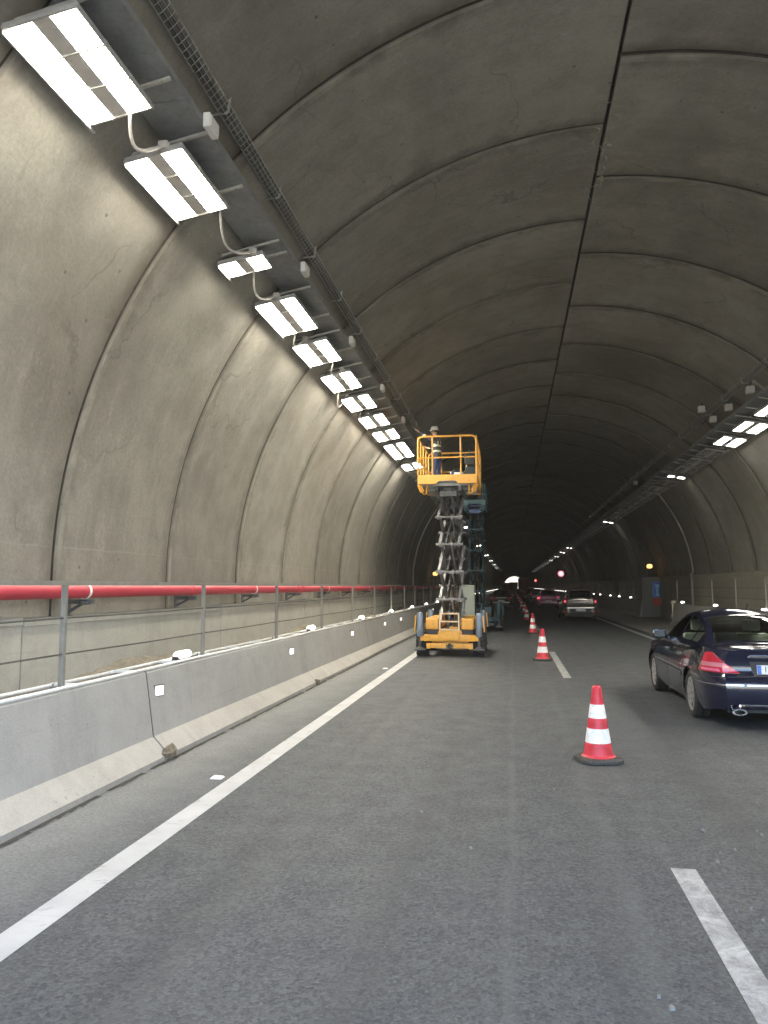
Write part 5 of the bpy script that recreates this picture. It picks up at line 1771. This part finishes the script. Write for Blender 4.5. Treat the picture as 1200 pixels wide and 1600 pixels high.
for sx in (-0.19, 0.19):
    for sy in (0.04, 0.38): b.box(sx - 0.03, sx + 0.03, sy - 0.03, sy + 0.03, 0.0, 0.605)
b.build("leg_frame", M_BLACKM, pp)

# loose gear on the yellow platform
def crate(loc, s, mat, label, cat, rz=0.0):
    o = empty("tool_case", loc, rz); tag(o, label, cat, "gear on the yellow platform")
    b = MB(); b.bbox(-s[0] / 2, s[0] / 2, -s[1] / 2, s[1] / 2, 0, s[2], 0.02); b.build("case_body", mat, o, 40)
    b = MB(); b.bbox(-s[0] / 2 - 0.008, s[0] / 2 + 0.008, -s[1] / 2 - 0.008, s[1] / 2 + 0.008, s[2] * 0.68, s[2] * 0.76, 0.006); b.build("rim", M_BLACKPVC, o)
    b = MB(); b.tube([(-0.08, 0, s[2]), (-0.08, 0, s[2] + 0.05), (0.08, 0, s[2] + 0.05), (0.08, 0, s[2])], 0.012, 6); b.build("handle", M_BLACKPVC, o)


ZD = 4.396
crate((-1.38, 20.1, ZD), (0.34, 0.26, 0.36), M_BLUEM, "blue tool case in the middle of the yellow platform", "tool case", 0.2)
crate((-1.30, 19.6, ZD), (0.22, 0.18, 0.26), M_SIGNWHITE, "small white case at the front of the yellow platform", "tool case", -0.1)
crate((-1.02, 20.3, ZD), (0.30, 0.26, 0.50), M_TEAL, "dark teal tool case at the right end of the yellow platform", "tool case")


# ------------------------------------------------------------------ the worker
def person(loc, rz):
    r = empty("person", loc, rz)
    tag(r, "worker in white helmet and dark jacket with reflective stripes reaching up from the yellow platform", "person")
    # joints: facing +y locally
    J = dict(
        pelvis=((0, 0, 0.93), 0.125), belly=((0, 0.0, 1.07), 0.125), chest=((0, 0.02, 1.27), 0.145), upper=((0, 0.03, 1.41), 0.115), neck=((0, 0.05, 1.50), 0.055), headb=((0, 0.07, 1.58), 0.062), head=((0, 0.08, 1.66), 0.088), crown=((0, 0.075, 1.73), 0.07),
        hipL=((-0.10, 0.0, 0.88), 0.095), kneeL=((-0.12, 0.05, 0.49), 0.066), shinL=((-0.125, 0.01, 0.33), 0.062), ankL=((-0.13, -0.02, 0.10), 0.045), heelL=((-0.13, -0.03, 0.045), 0.042), toeL=((-0.14, 0.15, 0.035), 0.034),
        hipR=((0.10, 0.0, 0.88), 0.095), kneeR=((0.14, 0.02, 0.49), 0.066), shinR=((0.15, -0.03, 0.33), 0.062), ankR=((0.16, -0.07, 0.10), 0.045), heelR=((0.16, -0.08, 0.045), 0.042), toeR=((0.18, 0.10, 0.035), 0.034),
        shL=((-0.185, 0.04, 1.43), 0.075), elL=((-0.25, 0.27, 1.53), 0.05), wrL=((-0.20, 0.47, 1.68), 0.034), 
        shR=((0.185, 0.04, 1.42), 0.075), elR=((0.27, 0.16, 1.20), 0.052), wrR=((0.20, 0.40, 1.27), 0.034))
    E = [("pelvis", "belly"), ("belly", "chest"), ("chest", "upper"), ("upper", "neck"), ("neck", "headb"), ("headb", "head"), ("head", "crown"),
         ("pelvis", "hipL"), ("hipL", "kneeL"), ("kneeL", "shinL"), ("shinL", "ankL"), ("ankL", "heelL"), ("heelL", "toeL"),
         ("pelvis", "hipR"), ("hipR", "kneeR"), ("kneeR", "shinR"), ("shinR", "ankR"), ("ankR", "heelR"), ("heelR", "toeR"),
         ("upper", "shL"), ("shL", "elL"), ("elL", "wrL"), ("upper", "shR"), ("shR", "elR"), ("elR", "wrR")]
    for s, wn_ in ((-1, "wrL"), (1, "wrR")):
        w = Vector(J[wn_][0]); e = Vector(J["el" + wn_[-1]][0]); d = (w - e).normalized()
        up = Vector((0, 0, 1)); sd_ = d.cross(up).normalized(); nn = sd_.cross(d)
        J["pm" + wn_] = (tuple(w + d * 0.075), 0.032); E.append((wn_, "pm" + wn_))
        prev = "pm" + wn_
        for f in range(4):
            l = (0.062, 0.075, 0.072, 0.055)[f]
            b0 = w + d * 0.085 + sd_ * (0.026 - 0.0175 * f)
            a, b_, c_ = "f%d" % f + wn_, "g%d" % f + wn_, "h%d" % f + wn_
            J[a] = (tuple(b0 + d * 0.012), 0.0095); J[b_] = (tuple(b0 + d * (0.012 + l * 0.55) - nn * 0.012), 0.0088); J[c_] = (tuple(b0 + d * (0.012 + l * 0.85) - nn * 0.035), 0.0075)
            E += [(prev, a), (a, b_), (b_, c_)]
        t0 = w + d * 0.035 - sd_ * (-0.034) ; 
        J["t0" + wn_] = (tuple(t0), 0.012); J["t1" + wn_] = (tuple(t0 + d * 0.03 + sd_ * 0.022 - nn * 0.012), 0.010); J["t2" + wn_] = (tuple(t0 + d * 0.055 + sd_ * 0.026 - nn * 0.024), 0.0085)
        E += [("pm" + wn_, "t0" + wn_), ("t0" + wn_, "t1" + wn_), ("t1" + wn_, "t2" + wn_)]
    names = list(J)
    me = bpy.data.meshes.new("body")
    me.from_pydata([J[n][0] for n in names], [(names.index(a), names.index(b)) for a, b in E], [])
    o = bpy.data.objects.new("body", me); COL.objects.link(o)
    mod = o.modifiers.new("skin", 'SKIN'); mod.use_smooth_shade = True
    if not me.skin_vertices: 
        bm = bmesh.new(); bm.from_mesh(me); bm.verts.layers.skin.verify(); bm.to_mesh(me); bm.free()
    for i, n in enumerate(names):
        me.skin_vertices[0].data[i].radius = (J[n][1] * (1.12 if n in ("chest", "belly", "pelvis", "upper") else 1), J[n][1] * (0.85 if n in ("chest", "belly", "pelvis", "upper") else 1))
    me.skin_vertices[0].data[0].use_root = True
    sb = o.modifiers.new("sub", 'SUBSURF'); sb.levels = 2; sb.render_levels = 2
    bpy.context.view_layer.update()
    ev = bpy.data.meshes.new_from_object(o.evaluated_get(bpy.context.evaluated_depsgraph_get()))
    bpy.data.objects.remove(o)
    ev.name = "body"; ev.materials.clear()
    mats = [M_JACKET, M_TROUSER, M_SKIN, M_BOOT, M_STRIPE]
    for m in mats: ev.materials.append(m)
    wl, wr_ = Vector(J["wrL"][0]), Vector(J["wrR"][0])
    for p in ev.polygons:
        c = p.center; mi = 0
        if c.z < 0.13: mi = 3
        elif c.z < 0.94 and abs(c.x) < 0.24 and c.y < 0.2: mi = 1
        elif c.z > 1.53 and abs(c.x) < 0.12 and c.y < 0.22: mi = 2
        elif (c - wl).length < 0.17 and c.y > 0.45: mi = 2
        elif (c - wr_).length < 0.17 and c.y > 0.38: mi = 2
        elif abs(c.x) < 0.19 and (1.06 < c.z < 1.115 or 1.23 < c.z < 1.285): mi = 4
        elif abs(c.x) < 0.125 and abs(c.x) > 0.075 and 1.28 < c.z < 1.46: mi = 4
        elif abs(c.x) > 0.19 and (c - Vector(J["elL"][0])).length < 0.055 or (c - Vector(J["elR"][0])).length < 0.055: mi = 4
        p.material_index = mi
        p.use_smooth = True
    bo = bpy.data.objects.new("body", ev); COL.objects.link(bo); bo.parent = r
    CHILD.setdefault(r.name, []).append(bo)
    hc = Vector((0, 0.085, 1.665))
    f = MB()
    f.add([hc + Vector(p) for p in ((-0.015, 0.082, 0.0), (0.015, 0.082, 0.0), (0.0, 0.118, -0.022), (-0.018, 0.086, -0.03), (0.018, 0.086, -0.03), (0, 0.085, 0.03))], [(0, 2, 3), (1, 4, 2), (3, 2, 4), (0, 5, 2), (5, 1, 2)])
    for s in (-1, 1): blob(f, hc + Vector((s * 0.088, -0.005, -0.005)), (0.012, 0.022, 0.032), 3, 1)
    f.build("nose_and_ears", M_SKIN, bo, 60)
    f = MB()
    for s in (-1, 1): blob(f, hc + Vector((s * 0.032, 0.078, 0.012)), (0.012, 0.008, 0.007), 2, 1)
    f.build("eyes", M_EYE, bo)
    f = MB(); f.bar(hc + Vector((-0.022, 0.079, -0.048)), hc + Vector((0.022, 0.079, -0.048)), 0.01, 0.007); f.build("mouth", plain("lips", (0.36, 0.15, 0.12), 0.5), bo)
    f = MB(); f.lathe([(0.094, -0.02), (0.098, 0.03), (0.09, 0.05)], 18, c=(hc.x, hc.y - 0.018, hc.z)); f.build("hair", M_HAIR, r, 60)
    h = MB()
    h.lathe([(0.112, 0.035), (0.116, 0.042), (0.112, 0.052), (0.108, 0.075), (0.097, 0.112), (0.07, 0.142), (0.03, 0.158), (0.0, 0.160)], 24, c=(hc.x, hc.y - 0.005, hc.z))
    h.add([hc + Vector((x * 0.105, 0.07 + 0.075 * math.cos(x * 1.45), 0.036 + dz)) for dz in (0, 0.008) for x in (-1, -.6, -.2, .2, .6, 1)] + [hc + Vector((x * 0.105, 0.05, 0.04 + dz)) for dz in (0, 0.01) for x in (-1, -.6, -.2, .2, .6, 1)],
          [(i, i + 1, 13 + i, 12 + i) for i in range(5)] + [(6 + i, 18 + i, 19 + i, 7 + i) for i in range(5)] + [(i, 6 + i, 7 + i, i + 1) for i in range(5)])
    h.bar(hc + Vector((0, -0.09, 0.135)), hc + Vector((0, 0.07, 0.145)), 0.03, 0.02)
    h.build("helmet", M_HELMET, r, 50)
    return r


person((-2.0, 21.15, ZD), R(72))

# ------------------------------------------------------------------ emergency point, beacons, signs
sos = empty("emergency_cabinet", (8.04, 45.34, 0)); tag(sos, "red emergency cabinet with a tall blue sign on the recess wall at the right", "cabinet")
b = MB(); b.bbox(-0.25, 0.25, -0.26, -0.005, 0.70, 1.12, 0.02); b.build("cabinet_body", M_SIGNRED, sos, 40)
b = MB(); b.bbox(-0.21, 0.21, -0.275, -0.262, 0.74, 1.08, 0.004); b.box(0.12, 0.16, -0.295, -0.2755, 0.88, 0.96); b.build("door", M_SIGNRED, sos)
b = MB(); b.bbox(-0.25, 0.25, -0.10, -0.005, 1.14, 1.98, 0.01); so_ = b.build("sign_board", M_SIGNBLUE, sos, 40)
b = MB()
b.bbox(-0.05, 0.05, -0.112, -0.1015, 1.22, 1.82, 0.004)
b.bbox(-0.10, 0.10, -0.1125, -0.102, 1.70, 1.86, 0.004); b.bbox(-0.09, 0.09, -0.1125, -0.102, 1.20, 1.31, 0.004)
b.build("handset_symbol", plain("pale blue symbol", (0.35, 0.6, 0.85), 0.4), so_)


def beacon(loc, label, rz, side=1):
    r = empty("amber_beacon", loc); tag(r, label, "lamp", "amber lamps on the tunnel walls")
    b = MB(); b.bbox(-0.09, 0.09, 0.0, 0.12, -0.22, -0.10, 0.015); b.bar((0, 0.06, -0.20), (side * 0.45, 0.06, -0.28), 0.05, 0.05); b.build("mount", M_BLACKPVC, r)
    b = MB(); b.lathe([(0.0, -0.11), (0.12, -0.10), (0.155, -0.04), (0.155, 0.04), (0.11, 0.11), (0.0, 0.135)], 18); b.build("lens", M_AMBER, r, 50)


beacon((7.68, 45.35, 2.87), "glowing amber lamp above the blue and red cabinet on the right", 0)
beacon((-4.90, 49.8, 2.55), "glowing yellow lamp on the left wall beside the scissor arms", 0, -1)


def round_sign(loc, rad, label, face, cat="sign"):
    r = empty("round_sign", loc); tag(r, label, cat)
    b = MB(); b.lathe([(0.0, 0.06), (rad * 1.06, 0.06), (rad * 1.08, 0.03), (rad * 1.08, -0.02), (rad * 1.04, -0.03), (0.0, -0.03)], 28, axis='y'); b.build("sign_box", M_SIGNRED, r, 40)
    b = MB(); b.lathe([(rad * 0.74, -0.05), (rad, -0.05), (rad, -0.031), (rad * 0.74, -0.031)], 28, axis='y', closed=True); b.build("red_ring", emit("lit red ring", (0.9, 0.04, 0.14), 0.05), r, 40)
    b = MB(); b.lathe([(0.0, -0.042), (rad * 0.735, -0.042), (rad * 0.735, -0.031), (0.0, -0.031)], 28, axis='y'); b.build("sign_face", face, r, 40)
    b = MB(); b.bar((0, 0.05, 0), (1.0, 0.05, 0.0), 0.08, 0.08); b.build("wall_bracket", M_DKSTEEL, r)


round_sign((7.25, 118, 3.62), 0.50, "glowing round sign with red ring high on the right wall above the silver car", emit("lit white sign face", (1.0, 0.72, 0.80), 0.12))
sgl = empty("signal_lamp", (7.0, 236, 3.45)); tag(sgl, "tiny glowing red signal lamp far down the right wall", "signal lamp")
b = MB(); b.bbox(-0.4, 0.4, 0.0, 0.2, -0.5, 0.5, 0.03); b.bar((0.3, 0.1, 0), (1.3, 0.1, 0), 0.08, 0.08); b.build("housing", M_BLACKM, sgl)
b = MB(); b.lathe([(0.0, -0.05), (0.26, -0.03), (0.28, -0.001), (0.0, -0.001)], 18, axis='y'); b.build("lens", emit("red signal glow", (1.0, 0.16, 0.14), 0.4), sgl, 40)


# ------------------------------------------------------------------ the dusty air in and around the tunnel
hz = MB(); hz.box(-60, 60, -60, 640, -1.0, 12.0)
hm = bpy.data.materials.new("haze"); hm.use_nodes = True
hm.node_tree.nodes.clear()
ho = hm.node_tree.nodes.new("ShaderNodeOutputMaterial"); hv = hm.node_tree.nodes.new("ShaderNodeVolumePrincipled")
hv.inputs["Color"].default_value = (0.92, 0.92, 0.9, 1); hv.inputs["Density"].default_value = 0.0010; hv.inputs["Anisotropy"].default_value = 0.5
hm.node_tree.links.new(hv.outputs[0], ho.inputs["Volume"])
hob = hz.build("haze", hm); hob['kind'] = 'stuff'
